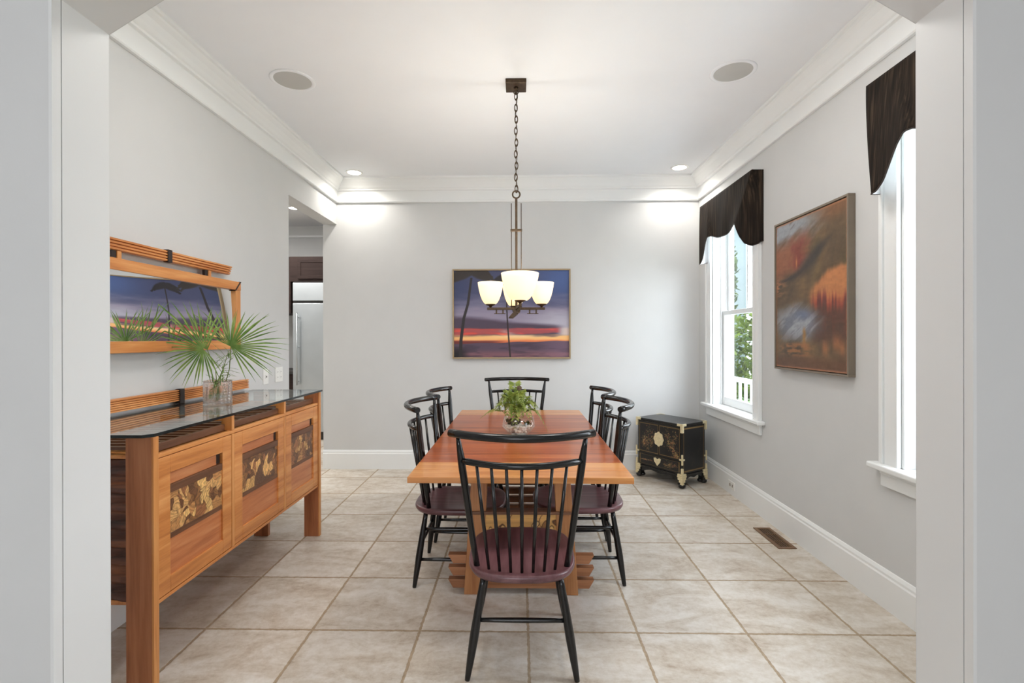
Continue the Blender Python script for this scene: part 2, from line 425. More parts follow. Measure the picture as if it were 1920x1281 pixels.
def sunset(u, v):
    t = 1 - v
    n = vnoise(u + .15 * t, t * 1.4, 3, 3, 9, 5); n2 = vnoise(u, t, 5, 7, 30, 3)
    c = np.zeros(u.shape + (3,)) + np.array((66, 70, 104.))
    c = mixc(c, (74, 96, 150), sst(.45, 1.0, u) * (1 - sst(.1, .5, t)))
    c = mixc(c, (52, 62, 100), sst(.2, 0, u) * (1 - sst(.25, .5, t)) * .8)
    c = mixc(c, (146, 138, 160), sst(.22, .55, t + .25 * (n - .5)))
    c = mixc(c, (184, 182, 196), sst(.45, .9, u) * sst(.42, .62, t + .2 * (n - .5)) * .8)
    line = .53 + .13 * u
    c = mixc(c, (72, 58, 76), sst(line - .03, line + .03, t + .05 * (n - .5)) * (1 - sst(.85, 1.0, u)) * .95)
    tr_ = t + .05 * (n - .5) + .03 * (n2 - .5)
    red = sst(.655, .69, tr_ - .02 * u) * (1 - sst(.725, .755, tr_)) * (1 - sst(.36, .50, u + .2 * (n2 - .5)))
    red2 = sst(.66, .68, tr_) * (1 - sst(.715, .735, tr_ + .03 * np.abs(u - .75))) * sst(.44, .58, u + .15 * (n2 - .5)) * (1 - sst(.88, .95, u))
    c = mixc(c, (226, 180, 168), sst(.67, .70, tr_) * (1 - sst(.73, .75, tr_)) * np.exp(-((u - .46) / .09) ** 2) * .7)
    c = mixc(c, (210, 76, 64), red); c = mixc(c, (196, 74, 76), red2); red = np.maximum(red, red2)
    c = mixc(c, (146, 76, 82), red * sst(.45, .65, n2) * .7); c = mixc(c, (232, 120, 92), red * sst(.42, .25, n2) * .6)
    c = mixc(c, (222, 200, 190), sst(.64, .68, t) * sst(.88, .97, u) * (1 - sst(.73, .76, t)) * .8)
    yel = sst(.735, .765, t + .04 * (n2 - .5))
    c = mixc(c, (244, 190, 122), yel)
    c = mixc(c, (250, 214, 160), sst(.735, .75, t) * (1 - sst(.765, .785, t)) * np.exp(-((u - .55) / .18) ** 2) * .8)
    c = mixc(c, (226, 122, 74), sst(.785, .82, t + .02 * (n2 - .5)))
    hor = .845 - .035 * u + .004 * np.sin(u * 20)
    c = mixc(c, (112, 48, 44), sst(.8, .82, t) * (1 - sst(.3, .5, u)))
    sea = sst(hor - .004, hor + .004, t)
    sc = np.zeros_like(c) + np.array((84, 66, 84.))
    sc = mixc(sc, (134, 88, 96), sst(.9, .97, t) * .8); sc = mixc(sc, (56, 44, 60), sst(.45, .7, n2) * .55)
    sc = mixc(sc, (150, 120, 140), sst(.6, 1, u) * .35)
    c = c * (1 - sea[..., None]) + sc * sea[..., None]
    c = mixc(c, (26, 20, 24), sst(.16, .03, u) * sst(.86, .96, t))
    # palms
    def trunk(c, pts, w0, w1, colr):
        ts = np.array([p[1] for p in pts]); us = np.array([p[0] for p in pts])
        cu = np.interp(t, ts, us); w = np.interp(t, [ts[0], ts[-1]], [w0, w1])
        k = sst(w + .003, w - .001, np.abs(u - cu)) * (t > ts[0]) * (t < ts[-1])
        return mixc(c, colr, k)
    def crown(c, cu, ct, R, seed, colr, aspect=1.32):
        r_ = np.random.default_rng(seed); k = np.zeros_like(u)
        for i in range(13):
            a = PI * (.02 + .96 * i / 12) + r_.uniform(-.1, .1); Lf = R * r_.uniform(.75, 1.1)
            for s_ in np.linspace(0, 1, 14):
                x = cu + math.cos(a) * Lf * s_; y = ct - math.sin(a) * Lf * .55 * s_ * aspect + .55 * R * s_ ** 2 * aspect
                w = .013 + .03 * math.sin(PI * min(1, s_ + .12)) * R / .14
                k = np.maximum(k, sst(w, w * .55, np.hypot(u - x, (t - y) / aspect) + .008 * (n2 - .5)))
        return mixc(c, colr, k)
    c = trunk(c, [(.46, .10), (.46, .45), (.468, .65), (.49, 1.01)], .004, .006, (40, 30, 30))
    c = crown(c, .46, .10, .13, 4, (36, 30, 34))
    c = trunk(c, [(.152, .08), (.122, .38), (.085, .55), (.06, .80), (.055, 1.01)], .0085, .014, (40, 34, 36))
    c = crown(c, .155, .02, .2, 9, (52, 44, 40))
    return c

def abstract(u, v):
    t = 1 - v
    st = vnoise(u * .6 + .3 * t, t, 21, 9, 4, 4); fi = vnoise(u, t, 22, 14, 60, 3); dg = vnoise(u - t * .5, u * .4 + t, 23, 4, 26, 4); lo = vnoise(u, t, 28, 4, 5, 3); vs_ = vnoise(u, t * .25, 27, 26, 4, 3)
    c = np.zeros(u.shape + (3,)) + np.array((112, 88, 62.))
    c = mixc(c, (134, 102, 64), sst(.45, .8, st)); c = mixc(c, (88, 72, 54), sst(.55, .25, st) * .8); c = mixc(c, (96, 88, 54), sst(.5, .8, lo) * sst(.3, .8, u) * sst(.5, .3, t) * .7)
    c = mixc(c, (150, 96, 58), sst(.12, .0, t + .1 * (lo - .5)) * sst(.3, .7, u) * .7)
    sky = sst(.24, .06, t + .10 * u + .22 * (dg - .5)) * sst(.80, .45, u + .2 * (lo - .5))
    c = mixc(c, (158, 164, 174), sky * .95); c = mixc(c, (104, 92, 84), sky * sst(.52, .72, dg) * .7)
    red = sst(.17, .05, np.abs(t - .27 + .10 * u)) * sst(.62, .28, u + .25 * (dg - .5))
    c = mixc(c, (168, 98, 66), red * .9); c = mixc(c, (146, 64, 54), red * sst(.42, .66, st) * .9)
    tw0 = np.exp(-((u - .34 + .03 * (fi - .5)) / .055) ** 2) * sst(.14, .22, t) * sst(.36, .30, t); c = mixc(c, (142, 58, 48), tw0 * .75)
    c = mixc(c, (222, 140, 78), np.exp(-((u - .335) / .012) ** 2 - ((t - .295) / .035) ** 2) * .9)
    bc = .40 - .22 * u + .05 * np.sin(5 * u) + .03 * (dg - .5); bw = .012 + .05 * np.exp(-((u - .55) / .2) ** 2)
    c = mixc(c, (62, 58, 58), np.exp(-((t - bc) / bw) ** 2) * sst(.02, .2, u) * sst(.9, .65, u) * .85)
    hor = np.exp(-((t - .44) / .06) ** 2) * sst(.24, .0, u); c = mixc(c, (198, 124, 84), hor * sst(.35, .6, fi) * .9)
    d = np.hypot((u - 1.02) / .52, (t - .54) / .19) + .22 * (lo - .5) + .12 * (vs_ - .5)
    orb = sst(1.02, .82, d)
    c = mixc(c, (206, 128, 74), orb); mid = orb * sst(.47, .56, t + .10 * (vs_ - .5) - .05 * u)
    c = mixc(c, (176, 72, 52), mid * .95); c = mixc(c, (108, 54, 56), mid * sst(.5, .68, vs_) * .75)
    c = mixc(c, (96, 66, 54), sst(.56, .66, t + .12 * (vs_ - .5)) * sst(.45, .62, u) * sst(.86, .78, t) * .9)
    c = mixc(c, (128, 66, 48), sst(.56, .7, t) * sst(.82, .72, t) * sst(.6, .9, u) * sst(.5, .75, vs_) * .6)
    bl = sst(1.15, .35, np.hypot((u - .37) / .40, (t - .70) / .14) + .5 * (lo - .5) + .2 * (fi - .5))
    c = mixc(c, (122, 132, 154), bl * .85); c = mixc(c, (168, 172, 180), bl * sst(.46, .64, dg) * .75); c = mixc(c, (112, 126, 160), np.exp(-((u - .44) / .12) ** 2 - ((t - .645) / .03) ** 2) * .7)
    tw = np.exp(-((u - .45 + .02 * (fi - .5)) / (.018 + .10 * np.clip(t - .72, 0, 1))) ** 2) * sst(.71, .76, t) * sst(.90, .84, t); c = mixc(c, (172, 118, 56), tw * .9)
    hill = sst(.03, .0, np.abs(t - .875) - .03 + .12 * (u - .38) ** 2) * sst(.0, .15, u) * sst(.62, .45, u); c = mixc(c, (168, 106, 58), hill * sst(.3, .6, fi) * .85)
    for fx, fy, w in ((.88, .83, .05), (.74, .86, .035), (.95, .86, .04)):
        c = mixc(c, (196, 116, 66), np.exp(-((u - fx + .05 * (vs_ - .5)) / w) ** 2 - ((t - fy) / .045) ** 2) * .7)
    c = mixc(c, (112, 74, 52), sst(.89, .96, t + .04 * (lo - .5)) * .85)
    edge = np.minimum(np.minimum(u, 1 - u) * 1.0, np.minimum(t, 1 - t) * 1.2); c = mixc(c, (196, 126, 84), sst(.016, .004, edge + .012 * (fi - .5)) * .8)
    c = c * .84 + c.mean(-1, keepdims=True) * .16
    return c * (.86 + .14 * fi[..., None] + .06 * vnoise(u, t, 29, 60, 60, 1)[..., None])

def patchwork(seed, cols, pale, paths, n=60, asp=2.2):
    """marquetry: irregular grained pieces; pieces that lie along one of the paths are cut from pale wood"""
    r_ = np.random.default_rng(seed)
    pu, pv = r_.random(n), r_.random(n); an = r_.random(n) * PI; C = np.array(cols, float)[r_.integers(0, len(cols), n)]
    for pts, w in paths:
        for i in range(n):
            for s_ in np.linspace(0, 1, 25):
                q = s_ * (len(pts) - 1); k = min(int(q), len(pts) - 2); a = q - k
                x = pts[k][0] * (1 - a) + pts[k + 1][0] * a; y = pts[k][1] * (1 - a) + pts[k + 1][1] * a
                if math.hypot((pu[i] - x) * asp, pv[i] - y) < w: C[i] = np.array(pale, float) * r_.uniform(.88, 1.06); an[i] = 1.2; break
    sa = 1 + .9 * np.abs(np.sin(an))
    def f(u, v):
        w1 = .10 * (vnoise(u, v, seed + 1, 6, 4, 3) - .5); w2 = .16 * (vnoise(u, v, seed + 5, 6, 4, 3) - .5); uu, vv = u + w1, v + w2
        d = []
        for i in range(n):
            dx, dy = (uu - pu[i]) * asp, vv - pv[i]; ca, sn = math.cos(an[i]), math.sin(an[i])
            d.append(np.hypot(dx * ca + dy * sn, (-dx * sn + dy * ca) * sa[i]))
        d = np.stack(d); k = d.argmin(0); ds = np.sort(d, 0)[:2]
        c = C[k]
        ph = -uu * np.sin(an[k]) * asp + vv * np.cos(an[k])
        g = .5 + .5 * np.sin(60 * ph + 26 * vnoise(u, v, seed + 2, 5, 4, 3)); fine = vnoise(u, v, seed + 3, 40, 24, 2)
        c = c * (.80 + .22 * g + .16 * fine)[..., None]
        return mixc(c, (58, 38, 26), sst(.016, .002, ds[1] - ds[0]) * .7)
    return f

def gilt(seed, branches, dens=420, tone=((206, 170, 104), (170, 130, 76), (190, 112, 84), (132, 128, 88))):
    """black lacquer with gilt sprays; branches: list of (u0,v0,u1,v1,spread)"""
    r_ = np.random.default_rng(seed)
    def f(u, v):
        c = np.zeros(u.shape + (3,)) + np.array((15, 14, 15.))
        nb = vnoise(u, v, seed, 24, 24, 2)
        for (u0, v0, u1, v1, sp) in branches:
            for i in range(dens // len(branches)):
                s_ = r_.random(); x = u0 + (u1 - u0) * s_ + r_.normal() * sp * (.4 + .6 * s_); y = v0 + (v1 - v0) * s_ + r_.normal() * sp * (.4 + .6 * s_)
                rad = r_.uniform(.008, .02); col = tone[r_.integers(0, len(tone))]
                a = r_.random() * PI
                dx, dy = (u - x), (v - y)
                d = np.hypot((dx * math.cos(a) + dy * math.sin(a)) * .6, (-dx * math.sin(a) + dy * math.cos(a)) * 1.6)
                c = mixc(c, col, sst(rad, rad * .5, d + .01 * (nb - .5)) * .72)
        e = np.minimum(np.minimum(u, 1 - u), np.minimum(v, 1 - v))
        return mixc(c, (150, 118, 68), (e < .03) * (e > .008) * .75)
    return f

# ------------------------------------------------------------------ the room
XL, XR, YB, YF, CE = -1.941, 1.8615, 5.205, 1.42, 3.048
WO = -2.086          # outer face of the left wall
XO = 2.062           # outer face of the right wall
struct('floor', MB().box(-6, -4.2, -.12, XO, 7.6, 0), M['tile'])
struct('ceiling', MB().box(-6, -4.2, CE, XO, 7.6, CE + .12), M['ceil'])
struct('wall_left', MB().box(WO, YF, 0, XL, 4.12, CE).box(WO, 4.12, 2.583, XL, YB, CE), M['wall'])
struct('wall_back', MB().box(WO, YB, 0, XO, YB + .16, CE), M['wall'])
WIN = [(3.972, 4.839), (1.590, 2.457)]
WZ0, WZ1 = .70, 2.50
rw = MB()
ys = [YF - .18, 1.59, 2.457, 3.972, 4.839, YB]
for i in range(5):
    if i in (1, 3):
        rw.box(XR, ys[i], 0, XO, ys[i + 1], WZ0); rw.box(XR, ys[i], WZ1, XO, ys[i + 1], CE)
    else: rw.box(XR, ys[i], 0, XO, ys[i + 1], CE)
struct('wall_right', rw, M['wall'])
# front wall with the wide cased opening, its top corners cut at an angle
JL, JR, JZ = -1.194, 1.115, 2.262
def opening(d):   # outline of wall with the hole grown by d
    l, r_ = JL - d, JR + d
    return [(-6, 0), (l, 0), (l, JZ + d * .4), (JL + .40 - d * .5, JZ + .245 + d), (JR - .40 + d * .5, JZ + .245 + d), (r_, JZ + d * .4), (r_, 0), (XR, 0), (XR, CE), (-6, CE)]
fw = MB().prism(opening(0), 'y', 1.266, YF)
o = struct('wall_front', fw, M['wall']); recalc(o)
# painted lining board of the opening: face board, then a narrow bead at the camera side
def band(d0, d1, y0, y1):
    a = opening(d0)[1:7]; c = opening(d1)[1:7]
    mb = MB()
    for i in range(5):
        p, q, r_, s_ = a[i], a[i + 1], c[i + 1], c[i]
        mb.hexa([(p[0], y0, p[1]), (p[0], y1, p[1]), (q[0], y1, q[1]), (q[0], y0, q[1]), (s_[0], y0, s_[1]), (s_[0], y1, s_[1]), (r_[0], y1, r_[1]), (r_[0], y0, r_[1])])
    return mb
o = struct('trim_1', band(-.003, .03, 1.2675, 1.415), M['jamb']); recalc(o)
o = struct('trim_2', band(-.003, .0055, 1.2396, 1.2645), M['jamb']); recalc(o)
nf = MB().prism(opening(.005), 'y', 1.24, 1.2659)
o = struct('wall_near', nf, M['wall']); recalc(o)

# crown moulding: frieze board with bead, then the cornice
PROF = [(0, 2.803), (.020, 2.803), (.026, 2.810), (.026, 2.822), (.016, 2.828), (.016, 2.925), (.034, 2.930), (.036, 2.944), (.046, 2.952), (.058, 2.972), (.078, 3.000), (.098, 3.018), (.104, 3.026), (.118, 3.030), (.120, CE)]
def crown_run(name, p0, p1, inward, m0, m1):
    """p0->p1 along the wall; inward = unit normal into the room; m0/m1 mitre direction at each end along the run"""
    p0, p1, inn = Vector(p0), Vector(p1), Vector(inward); d = (p1 - p0).normalized(); mb = MB()
    A = [p0 + inn * a + d * a * m0 + Vector((0, 0, z)) for a, z in PROF]; B = [p1 + inn * a - d * a * m1 + Vector((0, 0, z)) for a, z in PROF]
    n = len(PROF)
    mb.add(A + B, [(i, i + 1, n + i + 1, n + i) for i in range(n - 1)])
    o = struct(name, mb, M['trim']); recalc(o)
crown_run('trim_3', (XL, YF, 0), (XL, YB, 0), (1, 0, 0), 1, 1)
crown_run('trim_4', (XL, YB, 0), (XR, YB, 0), (0, -1, 0), 1, 1)
crown_run('trim_5', (XR, YB, 0), (XR, YF, 0), (-1, 0, 0), 1, 1)
crown_run('trim_6', (XR, YF, 0), (XL, YF, 0), (0, 1, 0), 1, 1)
# baseboards
BP = [(0, 0), (.018, 0), (.018, .160), (.013, .168), (.013, .180), (.005, .196), (0, .198)]
def baseboard(name, p0, p1, inward, m0=0, m1=0):
    p0, p1, inn = Vector(p0), Vector(p1), Vector(inward); d = (p1 - p0).normalized(); n = len(BP)
    A = [p0 + inn * a + d * a * m0 + Vector((0, 0, z)) for a, z in BP]; B = [p1 + inn * a - d * a * m1 + Vector((0, 0, z)) for a, z in BP]
    mb = MB().add(A + B, [(i, i + 1, n + i + 1, n + i) for i in range(n - 1)] + [list(range(n))[::-1], list(range(n, 2 * n))])
    o = struct(name, mb, M['trim']); recalc(o)
baseboard('baseboard_left', (XL, YF, 0), (XL, 4.12, 0), (1, 0, 0))
baseboard('baseboard_back', (WO, YB, 0), (XR, YB, 0), (0, -1, 0), 0, 1)
baseboard('baseboard_right', (XR, YB, 0), (XR, YF, 0), (-1, 0, 0), 1, 0)

# windows
def window(idx, y0, y1):
    w = bpy.data.objects.new('window_%d' % idx, None); COL.objects.link(w); w.location = (XR, (y0 + y1) / 2, WZ0); w['kind'] = 'structure'
    cs = MB()
    for a, b_ in ((y0 - .115, y0), (y1, y1 + .115)):
        cs.box(XR - .018, a, .735, XR, b_, 2.62)
        outer = a if a < y0 - .05 else b_ - .024
        cs.box(XR - .032, outer, .735, XR - .017, outer + .024, 2.62)
        inner = b_ - .016 if a < y0 - .05 else a
        cs.box(XR - .024, inner, .735, XR - .017, inner + .016, 2.62)
    cs.box(XR - .018, y0, WZ1, XR, y1, 2.62)
    obj('window_casing', cs, M['trim'], w, bevel=.004, world=True)
    obj('window_sill', MB().box(XR - .062, y0 - .165, .706, XR, y1 + .165, .736).box(XR - .002, y0, .706, XO - .01, y1, .736), M['trim'], w, bevel=.008, segs=3, world=True)
    obj('sill_apron', MB().box(XR - .022, y0 - .115, .622, XR, y1 + .115, .706).box(XR - .034, y0 - .105, .686, XR - .02, y1 + .105, .706), M['trim'], w, bevel=.004, world=True)
    jm = MB().box(XR, y0, .736, XO, y0 + .016, WZ1).box(XR, y1 - .016, .736, XO, y1, WZ1).box(XR, y0, WZ1 - .016, XO, y1, WZ1)
    for k in (0, 1):
        yy = y0 + .016 if k == 0 else y1 - .028
        jm.box(XR + .070, yy, .736, XR + .082, yy + .012, WZ1 - .016)
        jm.box(XR + .122, yy, .736, XR + .130, yy + .012, WZ1 - .016)
    obj('window_jamb', jm, M['trim'], w, bevel=.002, world=True)
    a0, a1 = y0 + .018, y1 - .018
    def sash(name, x0, x1, z0, z1, bot, top, munt):
        st = .048
        mb = MB().box(x0, a0, z0, x1, a0 + st, z1).box(x0, a1 - st, z0, x1, a1, z1).box(x0, a0 + st, z0, x1, a1 - st, z0 + bot).box(x0, a0 + st, z1 - top, x1, a1 - st, z1)
        s_ = obj(name, mb, M['trim'], w, bevel=.004, world=True)
        if munt:
            c_ = (a0 + a1) / 2
            obj('muntin', MB().box(x0 + .006, c_ - .011, z0 + bot, x1 - .006, c_ + .011, z1 - top), M['trim'], s_, bevel=.003, world=True)
        xm = (x0 + x1) / 2
        obj('glass_pane', MB().add([(xm, a0 + st, z0 + bot), (xm, a1 - st, z0 + bot), (xm, a1 - st, z1 - top), (xm, a0 + st, z1 - top)], [(0, 1, 2, 3)]), M['pane'], s_, world=True)
    sash('lower_sash', XR + .086, XR + .120, .738, 1.632, .075, .042, False)
    sash('upper_sash', XR + .132, XR + .166, 1.596, 2.482, .042, .055, True)
window(1, *WIN[0]); window(2, *WIN[1])

# kitchen beyond the side opening
struct('wall_kitchen_back', MB().box(-6, 7.44, 0, XL, 7.6, CE), M['wall'])
struct('wall_kitchen_right', MB().box(WO, YB + .16, 0, XL, 7.44, CE), M['wall'])
struct('wall_kitchen_left', MB().box(-6.15, -4.2, 0, -6, 7.6, CE), M['wall'])
# the room the photographer stands in: unseen, wall openings added and sized to let sky light in
struct('wall_rear', MB().box(-6, -4.2, 0, -2.0, -4.05, CE).box(-2.0, -4.2, 2.2, .4, -4.05, CE).box(.4, -4.2, 0, XO, -4.05, CE).box(-2.0, -4.2, 0, .4, -4.05, .9), M['wall'])
struct('wall_foyer_right', MB().box(XR, -4.05, 0, XO, YF - .18, CE), M['wall'])
struct('wall_foyer_left', MB().box(-3.6, -4.05, 0, -3.45, -2.6, CE).box(-3.6, -1.2, 0, -3.45, 1.24, CE).box(-3.6, -2.6, 2.2, -3.45, -1.2, CE).box(-3.6, -2.6, 0, -3.45, -1.2, .9), M['wall'])

# ------------------------------------------------------------------ dining table
tb = thing('dining_table', 'large rectangular cherry trestle dining table in the middle of the room', 'table', (0, 3.275, 0))
TX0, TX1, TY0, TY1 = -.514, .509, 2.232, 4.318
obj('tabletop', MB().box(TX0, TY0 + .27, .722, TX1, TY1 - .27, .75), M['cherry_x'], tb, bevel=.003, world=True)
for a, b_ in ((TY0, TY0 + .125), (TY0 + .125, TY0 + .27)):
    o = obj('end_board', MB().box(TX0, a + .0004, .722, TX1, b_ - .0004, .75), M['honey_x'], tb, bevel=.002, world=True); o['label'] = 'paler honey coloured end board'
o = obj('end_board', MB().box(TX0, TY1 - .27, .722, TX1, TY1, .75), M['honey_x'], tb, bevel=.003, world=True); o['label'] = 'paler honey coloured end board'
for yc, face in ((2.681, -1), (3.869, 1)):
    y0, y1 = yc - .026, yc + .026
    for s in (-1, 1):
        xb, xt = .307, .262
        mb = MB().hexa([(s * xb, y0, 0), (s * (xb - .10), y0, 0), (s * (xb - .10), y1, 0), (s * xb, y1, 0), (s * xt, y0, .68), (s * (xt - .085), y0, .68), (s * (xt - .085), y1, .68), (s * xt, y1, .68)])
        recalc(obj('leg', mb, M['honey_z'], tb, bevel=.003, world=True))
    cl = MB().prism([(-.36, .722), (.36, .722), (.36, .69), (.345, .678), (-.345, .678), (-.36, .69)], 'y', y0 - .01, y1 + .01)
    recalc(obj('cross_beam', cl, M['honey_x'], tb, bevel=.002, world=True))
    for s in (-1, 1):
        obj('cleat', MB().box(s * .335 - .024, y0 - .045, .672, s * .335 + .024, y0 - .012, .722), M['honey_z'], tb, bevel=.003, world=True)
    for z0, z1 in ((.166, .212), (.100, .146), (.034, .080)):
        w0, w1 = .392, .365
        mb = MB().prism([(-w1, z0), (w1, z0), (w0, z1), (w0 - .004, z1), (-w0 + .004, z1), (-w0, z1)], 'y', yc - .022, yc + .022)
        recalc(obj('base_slat', mb, M['slat'], tb, bevel=.002, world=True))
    cap = obj('panel_cap', MB().box(-.27, y0 - .012, .434, .27, y1 + .005, .45), M['walnut_x'], tb, bevel=.003, world=True); cap['label'] = 'dark walnut rail'
    bk = obj('panel_backing', MB().box(-.225, y0 + .006, .235, .225, y1 - .006, .434), M['walnut_x'], tb, world=True)
def carved(u, v):
    c = np.zeros(u.shape + (3,)) + np.array((206, 158, 92.)); g = vnoise(u, v, 41, 3, 26, 3); c = c * (.88 + .24 * g[..., None])
    r_ = np.random.default_rng(5)
    for i in range(11):
        x, y = (i + .5) / 11 + r_.normal() * .015, r_.uniform(.35, .8); ra, rb = r_.uniform(.02, .055), r_.uniform(.1, .22); a = r_.random() * PI
        dx, dy = (u - x), (v - y) * .42; q = np.hypot((dx * math.cos(a) + dy * math.sin(a)) / ra, (-dx * math.sin(a) + dy * math.cos(a)) / (rb * .42))
        c = mixc(c, (226, 186, 120), (q < 1) * .8 * (i % 2)); c = mixc(c, (120, 76, 40), (q < 1) * .75 * (1 - i % 2)); c = mixc(c, (84, 52, 28), sst(.22, .06, np.abs(q - 1)))
    for x in (.1, .42, .78):
        c = mixc(c, (110, 72, 38), (np.abs(u - x - .06 * np.sin(6 * v)) < .006) * .9)
    return c
o = grid_mesh('carved_panel', 150, 64, lambda u, v: (-.225 + .45 * u, 2.6605 + 0 * u, .235 + .199 * v), carved, M['inlay'], tb); o['label'] = 'golden carved panel with dark outlined shapes'
mb = MB().box(-.015, 2.707, .10, .015, 3.843, .225)
obj('stretcher', mb, M['walnut_y'], tb, bevel=.003, world=True)

# ------------------------------------------------------------------ chairs
def make_chair():
    t = thing('dining_chair', '', 'chair')
    # seat
    prof = [(.90, -.036), (.97, -.031), (1.0, -.018), (1.0, -.008), (.985, -.001), (.96, 0), (.82, -.003), (.6, -.008), (.3, -.010), (.05, -.010)]
    n = 48; vs = []; fs = []
    for k, z in prof:
        for i in range(n):
            a = 2 * PI * i / n; ca, sa = math.cos(a), math.sin(a); e = 2 / 3.2
            x = .231 * abs(ca) ** e * (1 if ca > 0 else -1); y = .255 * abs(sa) ** e * (1 if sa > 0 else -1)
            y += .022 * (1 - (x / .231) ** 2) * (-.5 if y < 0 else .3)
            vs.append((x * k, y * k, .43 + z))
    m_ = len(prof)
    fs = [(i * n + k, i * n + (k + 1) % n, (i + 1) * n + (k + 1) % n, (i + 1) * n + k) for i in range(m_ - 1) for k in range(n)]
    mb = MB().add(vs, fs, True); mb.add(vs[:n], [list(range(n))[::-1]]); mb.add(vs[-n:], [list(range(n))])
    o = obj('seat', mb, M['seat'], t); o['label'] = 'plum brown shaped wooden seat'
    # legs
    def leg(x0, y0, x1, y1):
        pts = [(x0 + (x1 - x0) * s, y0 + (y1 - y0) * s, .400 * (1 - s)) for s in (0, .1, .3, .55, .62, .8, .97, 1)]
        return MB().tube(pts, [.0125, .0135, .0165, .0185, .0185, .0155, .0115, .0105], 14)
    LG = {'rl': (-.157, -.185, -.221, -.240), 'rr': (.157, -.185, .221, -.240), 'fl': (-.15, .16, -.21, .235), 'fr': (.15, .16, .21, .235)}
    for k in LG: obj('leg', leg(*LG[k]), M['black'], t)
    def at(k, z):
        a = LG[k]; s = 1 - z / .4; return (a[0] + (a[2] - a[0]) * s, a[1] + (a[3] - a[1]) * s, z)
    def bar(p, q):
        p, q = Vector(p), Vector(q); return MB().tube([p, p.lerp(q, .2), p.lerp(q, .5), p.lerp(q, .8), q], [.008, .0095, .0105, .0095, .008], 10)
    obj('stretcher', bar(at('rl', .226), at('rr', .226)), M['black'], t)
    obj('stretcher', bar(at('fl', .20), at('fr', .20)), M['black'], t)
    for s in ('l', 'r'):
        for z in (.305, .145): obj('stretcher', bar(at('r' + s, z), at('f' + s, z - .004)), M['black'], t)
    # back
    def rail_pts(hw, yend, ymid, z, m=17, p=2.0):
        return [(hw * s, ymid + (yend - ymid) * abs(s) ** p, z) for s in np.linspace(-1, 1, m)]
    R2 = rail_pts(.25, -.206, -.306, .878)
    for s in (-1, 1):
        pts = [(s * .186, -.163, .418), (s * .203, -.174, .53), (s * .222, -.187, .68), (s * .244, -.203, .85), (s * .248, -.205, .885), (s * .256, -.208, .94), (s * .262, -.212, .985)]
        obj('back_post', MB().tube(pts, [.0125, .0135, .0148, .0160, .0158, .0115, .0075], 14), M['black'], t)
    for i in range(7):
        x = -.135 + .27 * i / 6; q = x / .187
        yb = -.222 + .055 * q * q; xt = x * .19 / .135 * .95; yt = -.306 + .10 * (xt / .25) ** 2
        obj('spindle', MB().tube([(x, yb, .418), ((x + xt) / 2, (yb + yt) / 2, .645), (xt, yt, .873)], [.0062, .0078, .0062], 10), M['black'], t)
    obj('middle_rail', MB().tube(R2, [.009] + [.0135] * 15 + [.009], 12), M['black'], t)
    obj('top_rail', MB().tube(rail_pts(.293, -.204, -.322, .99), [.0165] * 17, 14), M['black'], t)
    return t

CH = [  # x, y, rotation, label
    (.004, 2.232, 0.0, 'black spindle-back chair at the near end of the table, its back to the viewer'),
    (-.350, 2.950, -PI / 2, 'black spindle-back chair on the left side of the table, nearer of the two there'),
    (-.338, 3.552, -PI / 2, 'black spindle-back chair on the left side of the table, farther of the two there'),
    (.335, 2.985, PI / 2, 'black spindle-back chair on the right side of the table, nearer of the two there'),
    (.345, 3.592, PI / 2, 'black spindle-back chair on the right side of the table, farther of the two there'),
    (-.034, 4.400, PI, 'black spindle-back chair at the far end of the table, facing the viewer'),
]
chair0 = make_chair()
for i, (x, y, rz, lab) in enumerate(CH):
    c = chair0 if i == 0 else copy_tree(chair0)
    c.location = (x, y, 0); c.rotation_euler = (0, 0, rz); c['label'] = lab; c['group'] = 'black spindle-back dining chairs around the table'

# ------------------------------------------------------------------ chandelier
cx, cy = -.026, 3.254
ch = thing('chandelier', 'bronze chandelier with four glowing cream glass shades hanging over the table', 'chandelier', (cx, cy, 1.56))
obj('canopy', MB().box(cx - .067, cy - .067, CE - .028, cx + .067, cy + .067, CE), M['bronze'], ch, bevel=.004, world=True)
obj('canopy_loop', MB().tube([(cx, cy, CE - .028), (cx, cy, CE - .045)], [.016, .008], 12).ring((cx, cy, CE - .058), .014, .0035, 'y'), M['bronze'], ch, world=True)
mb = MB(); zt, zb = CE - .066, 2.338; nl = 17; st = (zt - zb) / nl
for i in range(nl):
    zc = zt - st * (i + .5); wob = .002 * math.sin(i * 1.7)
    mb.ring((cx + wob, cy, zc), .0098, .0028, 'y' if i % 2 == 0 else 'x', 18, 6, stretch=(st / 2 + .004) / .0098)
obj('chain', mb, M['bronze'], ch, world=True)
obj('chain_cord', MB().tube([(cx + .007 * math.sin(k * .9), cy + .004, zt - (zt - zb) * k / 24) for k in range(25)], .0018, 6), M['slot'], ch, world=True)
obj('hanging_ring', MB().ring((cx, cy, 2.320), .024, .0052, 'y', 28, 8), M['bronze'], ch, world=True)
obj('stem', MB().box(cx - .008, cy - .008, 1.55, cx + .008, cy + .008, 2.298), M['bronze'], ch, bevel=.002, world=True)
for s in (-1, 1):
    obj('side_rod', MB().tube([(cx + s * .032, cy, 1.575), (cx + s * .032, cy, 2.262)], .0028, 8), M['bronze'], ch, world=True)
obj('cross_tie', MB().box(cx - .038, cy - .009, 2.077, cx + .038, cy + .009, 2.092), M['bronze'], ch, bevel=.002, world=True)
